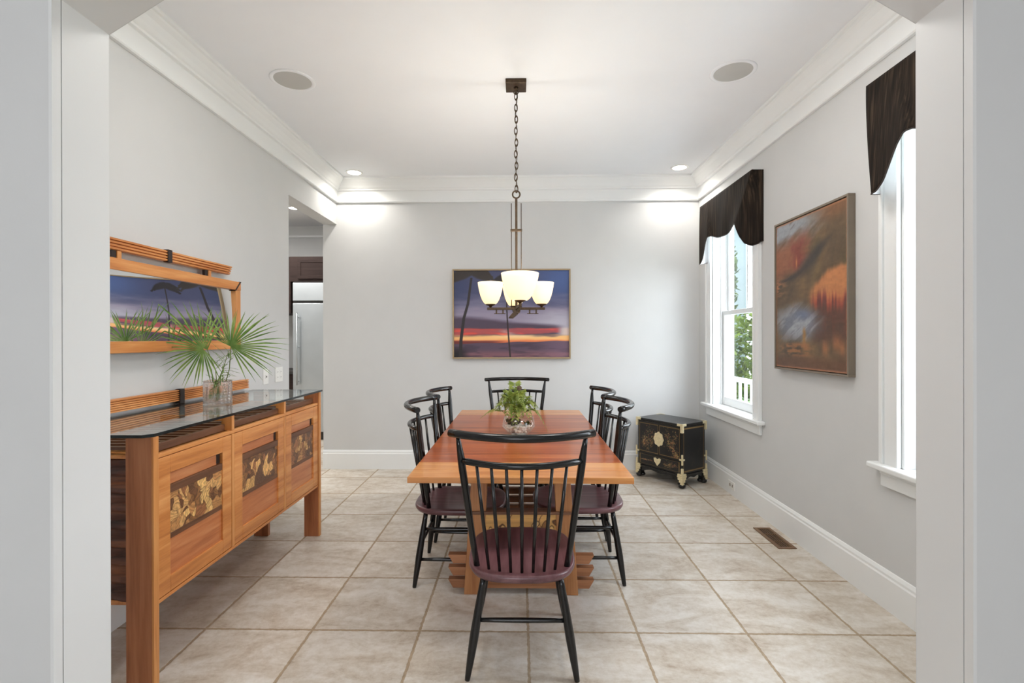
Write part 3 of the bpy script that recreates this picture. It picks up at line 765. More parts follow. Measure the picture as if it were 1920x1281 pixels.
obj('hub', MB().box(cx - .026, cy - .026, 1.55, cx + .026, cy + .026, 1.578).hexa([(cx - .052, cy - .07, 1.508), (cx - .022, cy - .07, 1.508), (cx - .022, cy + .07, 1.508), (cx - .052, cy + .07, 1.508), (cx - .014, cy - .07, 1.552), (cx + .026, cy - .07, 1.552), (cx + .026, cy + .07, 1.552), (cx - .014, cy + .07, 1.552)]), M['bronze'], ch, bevel=.002, world=True)
def shade_mesh(c, r):
    k = r / .082
    p = [(.033, 0), (.044, .010), (.055, .028), (.0655, .055), (.0735, .085), (.0795, .115), (.083, .142)]
    outer = [(a * k, b_ * (1 + .35 * (k - 1))) for a, b_ in p]; inner = [(a - .004, b_ + .002) for a, b_ in outer][::-1]
    return MB().lathe(c, outer + inner, 40, closed=False)
for ang, RR, r in ((180, .170, .083), (0, .165, .080), (-86, .34, .110), (94, .20, .083)):
    a = math.radians(ang); d = Vector((math.cos(a), math.sin(a), 0)); p = Vector((-d.y, d.x, 0)); C0 = Vector((cx, cy, 0))
    def hexbar(r0, r1, hw, z0, z1):
        q = []
        for z in (z0, z1):
            for (rr, sgn) in ((r0, -1), (r1, -1), (r1, 1), (r0, 1)): v = C0 + d * rr + p * hw * sgn; q.append((v.x, v.y, z))
        return q
    arm = obj('arm', MB().hexa(hexbar(.015, RR + .022, .008, 1.562, 1.579)), M['bronze'], ch, bevel=.002, world=True)
    mb = MB().hexa(hexbar(RR * .42, RR * .42 + .075, .006, 1.535, 1.540))
    for rr in (RR * .42 + .012, RR * .42 + .055): mb.hexa(hexbar(rr, rr + .010, .005, 1.539, 1.563))
    obj('arm_foot', mb, M['bronze'], arm, world=True)
    c = C0 + d * RR + Vector((0, 0, 1.598))
    obj('shade_cup', MB().lathe((c.x, c.y, 1.578), [(.004, 0), (.008, .004), (.012, .010), (.028, .016), (.034, .020), (.034, .023), (.001, .024)], 24), M['bronze'], ch, world=True)
    sh = obj('lamp_shade', shade_mesh((c.x, c.y, 1.600), r), M['shade'], ch, world=True); sh['label'] = 'glowing cream glass shade'
    obj('bulb', MB().blob((c.x, c.y, 1.662), .02, (1, 1, 1.4), 12, 8), M['bulb'], sh, world=True)
    Lp = bpy.data.lights.new('lamp', 'POINT'); Lp.energy = 8; Lp.color = (1, .97, .92); Lp.shadow_soft_size = .03
    lo = bpy.data.objects.new('lamp', Lp); COL.objects.link(lo); lo.location = (c.x, c.y, 1.71)

# ------------------------------------------------------------------ sideboard
sb = thing('sideboard', 'long wooden sideboard with glass top and three inlaid doors against the left wall', 'sideboard', (-1.63, 2.655, 0))
FX, BX = -1.410, -1.862
GZ0, GZ1 = 1.003, 1.015
for y0 in (1.862, 3.420):
    for x0 in (-1.508, -1.862):
        lg = obj('leg', MB().box(x0, y0, 0, x0 + .100, y0 + .030, GZ0), M['walnut_z'], sb, bevel=.002, world=True)
for y0 in (1.862, 3.420):
    o = obj('leg_edging', MB().box(-1.408, y0 + .001, 0.002, -1.400, y0 + .029, GZ0 - .001), M['cherry_z'], sb, bevel=.001, world=True)
cb = MB().box(BX, 1.893, .345, FX - .022, 3.419, .362).box(BX, 1.893, .362, BX + .012, 3.419, .925).box(BX, 1.893, .913, FX - .022, 3.419, .925)
obj('carcass', cb, M['cherry_y'], sb, world=True)
obj('base_rail', MB().box(FX - .022, 1.893, .345, FX, 3.419, .360).box(FX - .022, 1.893, .913, FX, 3.419, .930), M['cherry_y'], sb, bevel=.002, world=True)
for yc in (2.401, 2.938):
    obj('divider', MB().box(BX + .012, yc - .011, .362, FX - .0225, yc + .011, .9125).box(FX - .0220, yc - .011, .361, FX + .002, yc + .011, .9125).box(FX - .05, yc - .011, .9305, FX + .002, yc + .011, GZ0).box(BX + .1, yc - .011, .9755, FX - .0505, yc + .011, GZ0), M['cherry_z'], sb, bevel=.0015, world=True)
# woven end panels
for ye, sgn in ((1.905, -1), (3.408, 1)):
    vs = []; fs = []; nz_, nx = 96, 30
    for j in range(nz_ + 1):
        for i in range(nx + 1):
            z = .352 + .560 * j / nz_; x = -1.760 + .250 * i / nx
            row = int(j / nz_ * 16 - 1e-6); ph = (j / nz_ * 16) % 1
            am = .012 * math.sin(PI * ph) ** .5 * (1 + .8 * math.cos((x + 1.76) / .125 * PI + (PI if row % 2 else 0)))
            vs.append((x, ye + sgn * am, z))
    w_ = nx + 1
    fs = [(j * w_ + i, j * w_ + i + 1, (j + 1) * w_ + i + 1, (j + 1) * w_ + i) for j in range(nz_) for i in range(nx)]
    mb = MB().add(vs, fs, True)
    o = obj('end_panel', mb, M['rosewood'], sb, world=True); o['label'] = 'woven dark rosewood end panel'
    if sgn < 0:
        for r_ in range(16):
            pass
# slatted shelf under the glass
mb = MB(); bays = [(1.893, 2.390), (2.412, 2.927), (2.949, 3.419)]
for y0, y1 in bays:
    n = 9
    for k in range(n):
        yc = y0 + (y1 - y0) * (k + .5) / n
        mb.box(BX + .02, yc - .012, .943, FX - .052, yc + .012, .955)
mb.box(BX + .02, 1.893, .931, BX + .05, 3.419, .9425)
o = obj('slatted_shelf', mb, M['walnut_x'], sb, world=True); o['label'] = 'row of walnut slats under the glass'
for y0, y1 in bays:
    obj('shelf_rail', MB().box(FX - .05, y0 + .002, .9305, FX - .032, y1 - .002, .962), M['walnut_y'], sb, bevel=.002, world=True)
# doors
BR = [(140, 96, 58), (176, 126, 76), (112, 74, 48), (204, 156, 98), (150, 98, 62), (100, 68, 48), (186, 132, 80)]
inl = [patchwork(3, BR[:5] + BR[6:], (226, 180, 112), [([(.55, .98), (.62, .6), (.70, .35), (.80, .05)], .13), ([(.30, .30), (.42, .18)], .07)]),
       patchwork(12, BR[:3] + BR[4:6], (216, 166, 102), [([(.30, .75), (.48, .62)], .09), ([(.62, .95), (.66, .6)], .07), ([(.48, .30), (.66, .24), (.80, .42)], .10), ([(.08, .05), (.25, .15)], .08)]),
       patchwork(22, BR[:3] + BR[4:6], (214, 164, 98), [([(.2, .02), (.32, .4), (.45, .8)], .11), ([(.62, .95), (.60, .6)], .08), ([(.78, .08), (.74, .35)], .09)])]
for di, (y0, y1) in enumerate([(1.897, 2.388), (2.414, 2.925), (2.951, 3.416)]):
    z0, z1 = .364, .9105; st = .070
    fr = MB().box(FX - .020, y0, z0, FX + .001, y0 + st, z1).box(FX - .020, y1 - st, z0, FX + .001, y1, z1).box(FX - .020, y0 + st, z0, FX + .001, y1 - st, z0 + .062).box(FX - .020, y0 + st, .840, FX + .001, y1 - st, z1)
    dr = obj('door', fr, M['cherry_y'], sb, bevel=.002, world=True)
    obj('door_panel', MB().box(FX - .018, y0 + st, z0 + .062, FX - .008, y1 - st, .572), M['panel_y'], dr, world=True)
    o = obj('pull_recess', MB().box(FX - .020, y0 + st, .79, FX - .0185, y1 - st, .84).box(FX - .0185, y1 - st - .03, .792, FX - .014, y1 - st, .84), M['darkwood'], dr, world=True); o['label'] = 'dark finger recess'
    obj('pull_rail', MB().box(FX - .0184, y0 + st, .79, FX - .012, y1 - st - .031, .835), M['panel_y'], dr, world=True)
    for a_, b_, f_ in ((.757, .789, .001), (.572, .594, .003)):
        o = obj('inlay_border', MB().box(FX - .018, y0 + st, a_, FX - f_, y1 - st, b_), M['walnut_y'], dr, bevel=.002, world=True); o['label'] = 'dark walnut border strip'
    o = grid_mesh('inlay_panel', 170, 80, lambda u, v: (FX - .005 + 0 * u, y0 + st + (y1 - y0 - 2 * st) * u, .594 + .163 * v), inl[di], M['inlay'], dr); o['label'] = 'marquetry panel of mixed brown and golden woods'
# glass top with polished dark edge
gx0, gx1, gy0, gy1 = -1.905, -1.402, 1.842, 3.492; cc = .028
poly = [(gx0, gy0), (gx1 - cc, gy0), (gx1, gy0 + cc), (gx1, gy1 - .01), (gx1 - .01, gy1), (gx0, gy1)]
mb = MB(); n = len(poly)
mb.add([(x, y, GZ0) for x, y in poly] + [(x, y, GZ1) for x, y in poly], [list(range(n))[::-1], list(range(n, 2 * n))])
mb.add([(x, y, GZ0) for x, y in poly] + [(x, y, GZ1) for x, y in poly], [(i, (i + 1) % n, n + (i + 1) % n, n + i) for i in range(n)], mi=1)
o = obj('glass_top', mb, [M['glass_top'], M['glass_edge']], sb, world=True); o['label'] = 'clear glass top with dark polished edge'
for yy in (1.872, 2.401, 2.938, 3.43):
    obj('glass_bumper', MB().tube([(-1.425, yy, GZ0 - .006), (-1.425, yy, GZ0)], .008, 10), M['slot'], sb, world=True)
# grooved back rail standing behind the glass
def grooved(y0, y1, z0, z1, x0, x1, n):
    mb = MB(); h = (z1 - z0) / n
    mb.box(x0, y0, z0, x0 + (x1 - x0) * .6, y1, z1)
    for k in range(n):
        a = z0 + h * k
        mb.hexa([(x0 + (x1 - x0) * .5, y0, a + h * .04), (x1, y0, a + h * .22), (x1, y1, a + h * .22), (x0 + (x1 - x0) * .5, y1, a + h * .04), (x0 + (x1 - x0) * .5, y0, a + h * .96), (x1, y0, a + h * .78), (x1, y1, a + h * .78), (x0 + (x1 - x0) * .5, y1, a + h * .96)])
    return mb
for a, b_ in ((2.04, 2.727), (2.766, 3.436)):
    obj('gallery_rail', grooved(a, b_, 1.030, 1.094, -1.926, -1.902, 6), M['cherry_y'], sb, world=True)
obj('gallery_block', MB().box(-1.926, 2.728, 1.0155, -1.896, 2.765, 1.097), M['darkwood'], sb, bevel=.002, world=True)
for yy in (2.25, 3.235):
    obj('gallery_post', MB().box(-1.924, yy - .016, 1.0155, -1.909, yy + .016, 1.0295), M['darkwood'], sb, world=True)

# ------------------------------------------------------------------ mirror (its glass is very slightly bowed)
mr = thing('wall_mirror', 'wide wall mirror in a cherry frame with a grooved crest above the sideboard', 'mirror', (XL + .031, 2.63, 1.31))
HL = .672; zb, zt = 0.0, .446; fwid = .056
def mbox(x0, y0, z0, x1, y1, z1): return MB().box(x0, y0, z0, x1, y1, z1)
obj('frame_rail', mbox(0, -HL, zt - fwid, .030, HL, zt), M['cherry_y'], mr, bevel=.002)
obj('frame_rail', mbox(0, -HL, zb, .030, HL, zb + fwid), M['cherry_y'], mr, bevel=.002)
for s in (-1, 1):
    a, b_ = sorted((s * HL, s * (HL - .060)))
    obj('frame_stile', mbox(0, a + .001, zb + fwid + .0005, .028, b_ - .001, zt - fwid - .0005), M['cherry_z'], mr, bevel=.002)
    mb = MB().hexa([(.006, s * (HL - .072), zt - fwid - .006), (.0315, s * (HL - .072), zt - fwid - .006), (.0315, s * (HL - .060), zt - fwid - .006), (.006, s * (HL - .060), zt - fwid - .006), (.006, s * (HL - .014), zt + .002), (.0315, s * (HL - .014), zt + .002), (.0315, s * (HL + .002), zt + .002), (.006, s * (HL + .002), zt + .002)])
    recalc(obj('corner_spline', mb, M['darkwood'], mr))
vs = []; nu, nv = 60, 24
for j in range(nv + 1):
    for i in range(nu + 1):
        y = (-HL + .05) + (2 * HL - .1) * i / nu; z = zb + .05 + (zt - zb - .1) * j / nv; q = z - .225
        vs.append((.021 + .00256 * q - .1831 * q * q / 2 - .03127 * y * q - .01116 * y + .00631 * y * y / 2, y, z))
obj('mirror_glass', MB().add(vs, [(j * (nu + 1) + i, j * (nu + 1) + i + 1, (j + 1) * (nu + 1) + i + 1, (j + 1) * (nu + 1) + i) for j in range(nv) for i in range(nu)], True), M['mirror'], mr)
obj('mirror_backing', mbox(-.031, -HL + .04, zb + .04, -.0005, HL - .04, zt - .04), M['darkwood'], mr)
for a, b_ in ((-.565, -.017), (.017, .552)):
    g = grooved(a, b_, .482, .541, .002, .026, 4)
    if b_ > .5:
        g.v = [(x, y + (.028 * (z - .482) / .059 if y > .5 else 0), z) for x, y, z in g.v]
    obj('crest_rail', g, M['cherry_y'], mr)
obj('crest_block', mbox(.002, -.0165, .478, .030, .0165, .546), M['darkwood'], mr, bevel=.002)
for yy in (-.34, .34):
    obj('crest_post', mbox(.004, yy - .035, .4465, .020, yy - .006, .4815), M['darkwood'], mr)
    obj('crest_post', mbox(.004, yy - .005, .4465, .024, yy + .020, .4815), M['cherry_z'], mr)

# ------------------------------------------------------------------ vase with palmetto leaves
vx, vy = -1.690, 2.735
vs_ = thing('glass_vase', 'clear textured glass vase standing on the glass-topped sideboard', 'vase', (vx, vy, GZ1))
def vase_wall(r0, hh):
    prof = []
    for k in range(25):
        prof.append((r0 + .0015 * math.sin(k * 1.9), hh * k / 24))
    return prof
def ripple_lathe(c, prof, n=90, amp=.0028):
    vs = []; fs = []
    for i, (r, z) in enumerate(prof):
        for k in range(n):
            a = 2 * PI * k / n; rr = r + amp * math.sin(13 * a + i * 1.3) * math.cos(i * 1.15)
            vs.append((c[0] + rr * math.cos(a), c[1] + rr * math.sin(a), c[2] + z))
    for i in range(len(prof) - 1):
        for k in range(n): fs.append((i * n + k, i * n + (k + 1) % n, (i + 1) * n + (k + 1) % n, (i + 1) * n + k))
    return MB().add(vs, fs, True)
pv = vase_wall(.070, .128)
mb = ripple_lathe((0, 0, .001), [(.001, 0)] + pv + [(p[0] - .004, p[1]) for p in pv[::-1]][:-1] + [(.064, .012), (.001, .012)])
obj('vase_glass', mb, M['glass'], vs_)
pb = MB()
for k in range(60):
    a = random.random() * 2 * PI; r = .055 * random.random() ** .5
    pb.blob((r * math.cos(a), r * math.sin(a), .020 + random.random() * .035), random.uniform(.007, .011), (1, 1, .8), 7, 4, .15)
o = obj('clear_pebbles', pb, M['thin_glass'], vs_); o['kind'] = 'stuff'
# palmetto fans
def fan_leaf(name, label, hub, base, spans, normal, tilt):
    """spans: list of (angle_deg, length); blade plane faces 'normal'; stem runs from base to hub"""
    hub = Vector(hub); base = Vector(base)
    t = thing(name, label, 'leaf', base)
    n = Vector(normal).normalized(); ux = Vector((0, 0, 1)).cross(n).normalized(); uz = n.cross(ux).normalized()
    ux = -ux if ux.x < 0 else ux
    mb = MB()
    for i, (ang, L_) in enumerate(spans):
        a = math.radians(ang); d = ux * math.cos(a) + uz * math.sin(a); w = n.cross(d).normalized()
        bend = tilt + random.uniform(-.25, .25)
        wid = .0056 * random.uniform(.85, 1.15); pts = []
        for s in (0, .12, .35, .6, .82, 1.0):
            c = hub + d * (L_ * s) + n * (bend * L_ * s * s) + Vector((0, 0, -.10 * L_ * s ** 3))
            ww = wid * (.20 + 1.6 * s if s < .5 else max(.04, 1.0 * (1 - s) * 2.0)) if s > 0 else wid * .25
            pts.append((c - w * ww + n * ww * .45, c, c + w * ww + n * ww * .45))
        vs = [q for p in pts for q in p]
        fs = []
        for k in range(len(pts) - 1):
            for j in (0, 1): fs.append((k * 3 + j, k * 3 + j + 1, (k + 1) * 3 + j + 1, (k + 1) * 3 + j))
        mb.add([tuple(q) for q in vs], fs, False)
    obj('fan_blade', mb, M['leaf'], t, world=True)
    mid = (hub + base) / 2 + Vector((.01, .01, .01))
    obj('stem', MB().tube([base, mid, hub], [.0028, .0024, .0022], 7), M['stem'], t, world=True)
    return t
sp1 = [(58, .22), (72, .26), (84, .27), (94, .28), (103, .30), (111, .31), (119, .34), (126, .38), (133, .36), (141, .33), (149, .30), (157, .26), (165, .24), (173, .23), (182, .21), (192, .20), (202, .20), (211, .21), (220, .22), (229, .22), (238, .21), (247, .21), (256, .20), (264, .19), (273, .18), (282, .19), (292, .20), (302, .19), (312, .16)]
sp2 = [(150, .24), (141, .27), (132, .28), (123, .27), (115, .26), (107, .25), (99, .23), (91, .23), (84, .23), (76, .22), (69, .23), (63, .24), (57, .26), (50, .28), (43, .30), (36, .29), (30, .29), (22, .29), (15, .30), (8, .30), (2, .29), (-4, .28), (-10, .28), (-16, .28), (-22, .27), (-28, .27), (-34, .25), (-44, .24), (-54, .22), (-64, .20)]
fan_leaf('palmetto_leaf', 'green palmetto fan in the vase, left one, its blades hanging low', (-1.725, 2.66, 1.322), (vx - .02, vy, GZ1 + .05), sp1, (.25, -1, .05), .05)
fan_leaf('palmetto_leaf', 'green palmetto fan in the vase, right one, spreading toward the far wall', (-1.600, 2.71, 1.335), (vx + .02, vy + .01, GZ1 + .05), sp2, (.15, -1, .1), .02)
sp3 = [(72 + 13 * k, .25 + .02 * math.sin(k * 2.1)) for k in range(7)]
fan_leaf('palmetto_leaf', 'green palmetto fan behind the others, leaning to the mirror', (-1.79, 2.80, 1.315), (vx - .01, vy + .02, GZ1 + .05), sp3, (.6, -1, .1), .05)
# leafy sprig
sg = thing('leafy_sprig', 'thin branching leafy sprig between the palmetto fans in the vase', 'sprig', (vx + .01, vy - .01, GZ1 + .02))
main = [(vx + .005, vy - .01, GZ1 + .02), (vx + .01, vy - .02, GZ1 + .12), (vx + .045, vy - .02, GZ1 + .2), (vx + .075, vy - .02, GZ1 + .30)]
mb = MB().tube(main, [.003, .0028, .0022, .0012], 7)
lv = MB()
for k in range(46):
    s = random.uniform(.25, 1.0) * 2.99; i = int(s); q = Vector(main[i]).lerp(Vector(main[i + 1]), s - i)
    d = Vector((random.uniform(-.6, 1), random.uniform(-.8, .5), random.uniform(-.7, .6))).normalized(); L_ = random.uniform(.03, .12)
    e = q + d * L_
    mb.tube([q, q.lerp(e, .5) + Vector((0, 0, .006)), e], [.0009, .0007, .0005], 5)
    w = d.cross(Vector((0, 0, 1))).normalized() * .004
    for f in (.6, .8, 1.0):
        c = q + d * L_ * f; lv.add([c - d * .008, c + w, c + d * .01, c - w], [(0, 1, 2, 3)])
obj('twig', mb, M['stem'], sg, world=True); obj('sprig_leaves', lv, M['leaf'], sg, world=True)
mb = MB()
for k in range(5):
    z = GZ1 + .03 + .018 * k; x = vx - .022 + .006 * k
    mb.add([(x, vy - .03, z), (x + .014, vy - .035, z + .012), (x + .008, vy - .03, z + .034), (x - .006, vy - .03, z + .02)], [(0, 1, 2, 3)])
obj('vase_leaf', mb, M['leaf'], sg, world=True)

# ------------------------------------------------------------------ terrarium on the table
tx, ty, tz = -.013, 3.262, .7502
gb = thing('glass_bowl', 'faceted clear glass bowl in the middle of the dining table', 'bowl', (tx, ty, tz))
pr = [(.001, .001), (.062, .001), (.068, .004), (.108, .047), (.110, .053), (.094, .112)]
mb = MB().lathe((0, 0, 0), pr + [(r - .0025 if r > .01 else .001, z + (.003 if z < .02 else 0)) for r, z in pr[::-1]], 48)
obj('bowl_glass', mb, M['thin_glass'], gb)
pm = MB()
for k in range(150):
    a = random.random() * 2 * PI; z = random.uniform(.014, .054); rm = .060 + (min(z, .047) - .004) * .85 - .016; r = rm * random.random() ** .45
    pm.blob((tx + r * math.cos(a), ty + r * math.sin(a), tz + z), random.uniform(.008, .014), (1, random.uniform(.7, 1), .75), 8, 5, .12)
o = obj('pebbles', pm, M['pebble'], loc=(tx, ty, tz + .004)); tag(o, 'pale pink and white pebbles filling the bottom of the glass bowl', 'pebbles', kind='stuff')
mm_ = MB()
for k in range(26):
    a = random.random() * 2 * PI; r = .045 * random.random() ** .5
    mm_.blob((tx - .03 + r * math.cos(a), ty + r * math.sin(a), tz + .064 + random.random() * .022), random.uniform(.012, .02), (1, 1, .8), 9, 6, .25)
o = obj('moss_clump', mm_, M['moss'], loc=(tx - .03, ty, tz + .055)); tag(o, 'dark clump of moss and roots under the fern in the glass bowl', 'moss', kind='stuff')
fr_ = thing('potted_fern', 'yellow-green fern arching out of the glass bowl on the table', 'fern', (tx - .02, ty, tz + .075))
def frond(az, L_, rise, droop, pl):
    mb = MB(); o_ = Vector((tx - .02, ty, tz + .08)); d = Vector((math.cos(az), math.sin(az), 0)); side = Vector((-d.y, d.x, 0))
    P = []
    for k in range(15):
        s = k / 14; P.append(o_ + d * (L_ * s) + Vector((0, 0, rise * math.sin(min(1, s * 1.15) * PI * .62) - droop * s ** 3)))
    mb.tube(P, [.0016 * (1 - .6 * k / 14) for k in range(15)], 5)
    for k in range(3, 15):
        s = k / 14; w = pl * math.sin(PI * (.15 + .8 * (s - .18) / .82)) ** .8
        t = (P[min(k + 1, 14)] - P[k - 1]).normalized()
        for sg_ in (-1, 1):
            q = (side * sg_ + t * .45 + Vector((0, 0, -.25 + random.uniform(-.2, .2)))).normalized(); e = P[k] + q * w
            m2 = P[k] + q * w * .5; wd = t * max(.004, w * .2)
            mb.add([P[k], m2 + wd, e, m2 - wd], [(0, 1, 2, 3)])
            m3 = P[k] + q * w * .75
            mb.add([m2 + wd * .6, m3 + wd * 2.0, m3 + wd * .3], [(0, 1, 2)]); mb.add([m2 - wd * .6, m3 - wd * 2.0, m3 - wd * .3], [(0, 1, 2)])
    return mb
for az, L_, ri, dr_, pl in [(100, 0.05, 0.26, 0.03, 0.05), (60, 0.08, 0.22, 0.07, 0.055), (150, 0.09, 0.22, 0.07, 0.055), (181, 0.23, 0.1, 0.07, 0.05), (197, 0.17, 0.15, 0.08, 0.055), (215, 0.13, 0.19, 0.09, 0.055), (238, 0.11, 0.15, 0.10, 0.05), (268, 0.10, 0.14, 0.15, 0.055), (296, 0.09, 0.13, 0.08, 0.05), (318, 0.13, 0.16, 0.12, 0.06), (345, 0.17, 0.17, 0.13, 0.055), (355, 0.21, 0.12, 0.17, 0.05), (10, 0.17, 0.15, 0.07, 0.05), (32, 0.14, 0.18, 0.08, 0.055), (130, 0.11, 0.19, 0.09, 0.055), (305, 0.07, 0.21, 0.06, 0.055), (170, 0.12, 0.2, 0.1, 0.055), (265, 0.05, 0.2, 0.05, 0.055)]:
    obj('frond', frond(math.radians(az), L_, ri, dr_, pl), M['fern'], fr_, world=True)
o = obj('fiddlehead', MB().ring((tx + .005, ty - .02, tz + .30), .011, .006, 'y', 16, 7).blob((tx + .005, ty - .02, tz + .30), .009).tube([(tx - .015, ty, tz + .08), (tx - .008, ty - .01, tz + .2), (tx + .003, ty - .02, tz + .292)], .002, 6), M['bark'], fr_, world=True); o['label'] = 'curled brown young frond'
sm = thing('small_plant', 'small dark green plant at the right inside the glass bowl', 'plant', (tx + .055, ty - .02, tz + .05))
mb = MB()
for k in range(22):
    a = random.random() * 2 * PI; d = Vector((math.cos(a), math.sin(a), random.uniform(.4, 1.6))).normalized(); L_ = random.uniform(.025, .045); b0 = Vector((tx + .055, ty - .02, tz + .055)); w = d.cross(Vector((0, 0, 1))).normalized() * .007
    mb.add([b0, b0 + d * L_ * .6 + w, b0 + d * L_, b0 + d * L_ * .6 - w], [(0, 1, 2, 3)])
obj('plant_leaves', mb, M['bush'], sm, world=True)

# ------------------------------------------------------------------ lacquer chest in the far corner
A = Vector((1.466, 4.524, 0)); ex = Vector((-.312, .448, 0)).normalized(); ang = math.atan2(-ex.y, -ex.x)
ct = thing('lacquer_chest', 'small black lacquer chest with gilt flowers and pale brass mounts in the corner', 'chest', A, ang)
# local frame: x runs along the front from far-left (-W) to the near corner (0); y runs back (0..D); front face at y=0
W_, D_, Hc = .546, .363, .588
obj('body', MB().box(-W_ + .012, .012, .125, -.012, D_ - .012, Hc - .022), M['chestblack'], ct, bevel=.004)
obj('lid', MB().box(-W_ + .002, .002, Hc - .0215, -.002, D_ - .002, Hc), M['chestblack'], ct, bevel=.005)
obj('plinth', MB().box(-W_ + .004, .004, .108, -.004, D_ - .004, .1245), M['chestblack'], ct, bevel=.004)
# scalloped apron
def apron(L_, n=24):
    top = [(L_ * k / n, .1075) for k in range(n + 1)]; bot = [(L_ * k / n, .052 + .036 * min(1, math.sin(PI * k / n) * 1.6) + .006 * math.cos(6 * PI * k / n)) for k in range(n + 1)]
    return top[::-1] + bot
mb = MB().prism([(x - W_ + .02, z) for x, z in apron(W_ - .04)], 'y', .010, .024).prism([(x + .02, z) for x, z in apron(D_ - .04)], 'x', -.024, -.010).prism([(x - W_ + .02, z) for x, z in apron(W_ - .04)], 'y', D_ - .024, D_ - .010).prism([(x + .02, z) for x, z in apron(D_ - .04)], 'x', -W_ + .010, -W_ + .024)
recalc(obj('apron', mb, M['chestblack'], ct))
gp = lambda x0, x1, z0, z1: (lambda u, v: (x0 + (x1 - x0) * u, .0085 + 0 * u, z0 + (z1 - z0) * v))
d1 = gilt(31, [(.45, .05, .45, .85, .12), (.3, .3, .5, .5, .14), (.6, .2, .75, .7, .1), (.2, .2, .3, .55, .08)])
d2 = gilt(37, [(.8, .05, .5, .55, .13), (.5, .35, .35, .85, .12), (.6, .3, .8, .75, .1), (.9, .05, .75, .3, .08)])
d3 = gilt(43, [(.05, .4, .3, .5, .07), (.62, .4, .95, .55, .1), (.7, .2, .85, .7, .12)], 260)
for nm, x0, x1, z0, z1, fn in (('door', -W_ + .030, -.275, .258, .548, d1), ('door', -.271, -.030, .258, .548, d2), ('drawer', -W_ + .030, -.030, .140, .240, d3)):
    b0 = obj(nm, MB().box(x0, .009, z0, x1, .0121, z1), M['chestblack'], ct)
    o = grid_mesh('gilt_painting', 90, 90, gp(x0 + .004, x1 - .004, z0 + .004, z1 - .004), fn, M['chestprint'], b0, world=False); o['label'] = 'gilt and copper flower sprays'
o = grid_mesh('side_painting', 60, 70, lambda u, v: (-.0115 + 0 * u, .03 + (D_ - .06) * u, .14 + .41 * v), gilt(51, [(.5, .15, .4, .4, .1), (.7, .3, .85, .75, .06)], 120, ((50, 40, 28), (42, 34, 26))), M['chestprint'], ct, world=False)
# lock plate
mb = MB(); n = 40; pts = [(.052 * (1 + .07 * math.cos(8 * 2 * PI * k / n)) * .8 * math.cos(2 * PI * k / n) - .273, .052 * 1.15 * (1 + .07 * math.cos(8 * 2 * PI * k / n)) * math.sin(2 * PI * k / n) + .410) for k in range(n)]
mb.prism([((x + .273) * 1.35 - .273, (z - .41) * 1.12 + .41) for x, z in pts], 'y', .004, .0083)
for k in range(4): mb.blob((-.273 + .024 * math.cos(PI / 4 + PI / 2 * k), .004, .41 + .024 * math.sin(PI / 4 + PI / 2 * k)), .012, (1, .35, 1))
o = recalc(obj('lock_plate', mb, M['brass'], ct)); o['label'] = 'pale brass flower shaped lock plate'
mb = MB().prism([(-.29 + x * 1.25, .194 + z * 1.15) for x, z in [(-.034, .024), (-.018, .03), (0, .018), (.018, .03), (.034, .024), (.028, -.004), (.014, -.02), (0, -.038), (-.014, -.02), (-.028, -.004)]], 'y', .004, .0085)
o = recalc(obj('drawer_pull', mb, M['brass'], ct)); o['label'] = 'brass butterfly drawer pull'
def corner(x, y, sx, sy):
    """brass mounts on one upright edge; (sx, sy) point outward"""
    e = .0025
    up = MB()
    up.box(x + sx * e, y + sy * e, Hc - .075, x - sx * .022, y - sy * .0, Hc + .001) if False else None
    for (a0, b0, z0, z1) in ((.022, .022, Hc - .080, Hc - .020), (.058, .008, Hc - .020, Hc + .002), (.008, .058, Hc - .020, Hc + .002), (.011, .011, .215, .31), (.034, .009, .255, .270), (.009, .034, .255, .270), (.016, .016, .135, .185)):
        up.box(x + sx * e, y + sy * e, z0, x - sx * a0, y - sy * b0, z1)
    o = obj('corner_mount', up, M['brass'], ct, bevel=.002)
    ft = MB()
    for (a0, z0, z1) in ((.052, .118, .134), (.056, .100, .117), (.050, .078, .099), (.036, .056, .077), (.022, .036, .055)):
        ft.box(x + sx * .006, y + sy * .006, z0, x - sx * a0, y - sy * a0, z1)
    f_ = obj('foot', MB().box(x - sx * .002, y - sy * .002, .030, x - sx * .056, y - sy * .056, .107).blob((x - sx * .022, y - sy * .022, .022), .026, (1.25, 1.25, .84), 12, 8).blob((x - sx * .045, y - sy * .045, .026), .022, (1.2, 1.2, .8), 12, 8), M['chestblack'], ct, bevel=.003)
    o = obj('foot_mount', ft, M['brass'], f_, bevel=.003); o['label'] = 'stepped pale brass foot mount'
for x, sx in ((0, 1), (-W_, -1)):
    for y, sy in ((0, -1), (D_, 1)): corner(x, y, sx, sy)

# ------------------------------------------------------------------ pictures
pc = thing('framed_picture', 'framed sunset beach photograph with palm trees on the back wall', 'picture', (-.094, YB - .022, 1.16))
px0, px1, pz0, pz1 = -.710, .522, 1.160, 2.097
mb = MB(); t_ = .016
for b_ in ((px0, pz0, px1, pz0 + t_), (px0, pz1 - t_, px1, pz1), (px0, pz0 + t_, px0 + t_, pz1 - t_), (px1 - t_, pz0 + t_, px1, pz1 - t_)): mb.box(b_[0], YB - .045, b_[1], b_[2], YB - .001, b_[3])
obj('picture_frame', mb, M['frame_gold'], pc, bevel=.002, world=True)
obj('picture_backing', MB().box(px0 + t_, YB - .030, pz0 + t_, px1 - t_, YB - .004, pz1 - t_), M['slot'], pc, world=True)
grid_mesh('picture_print', 330, 250, lambda u, v: (px0 + t_ + (px1 - px0 - 2 * t_) * u, YB - .0312 + 0 * u, pz0 + t_ + (pz1 - pz0 - 2 * t_) * v), sunset, M['print'], pc)
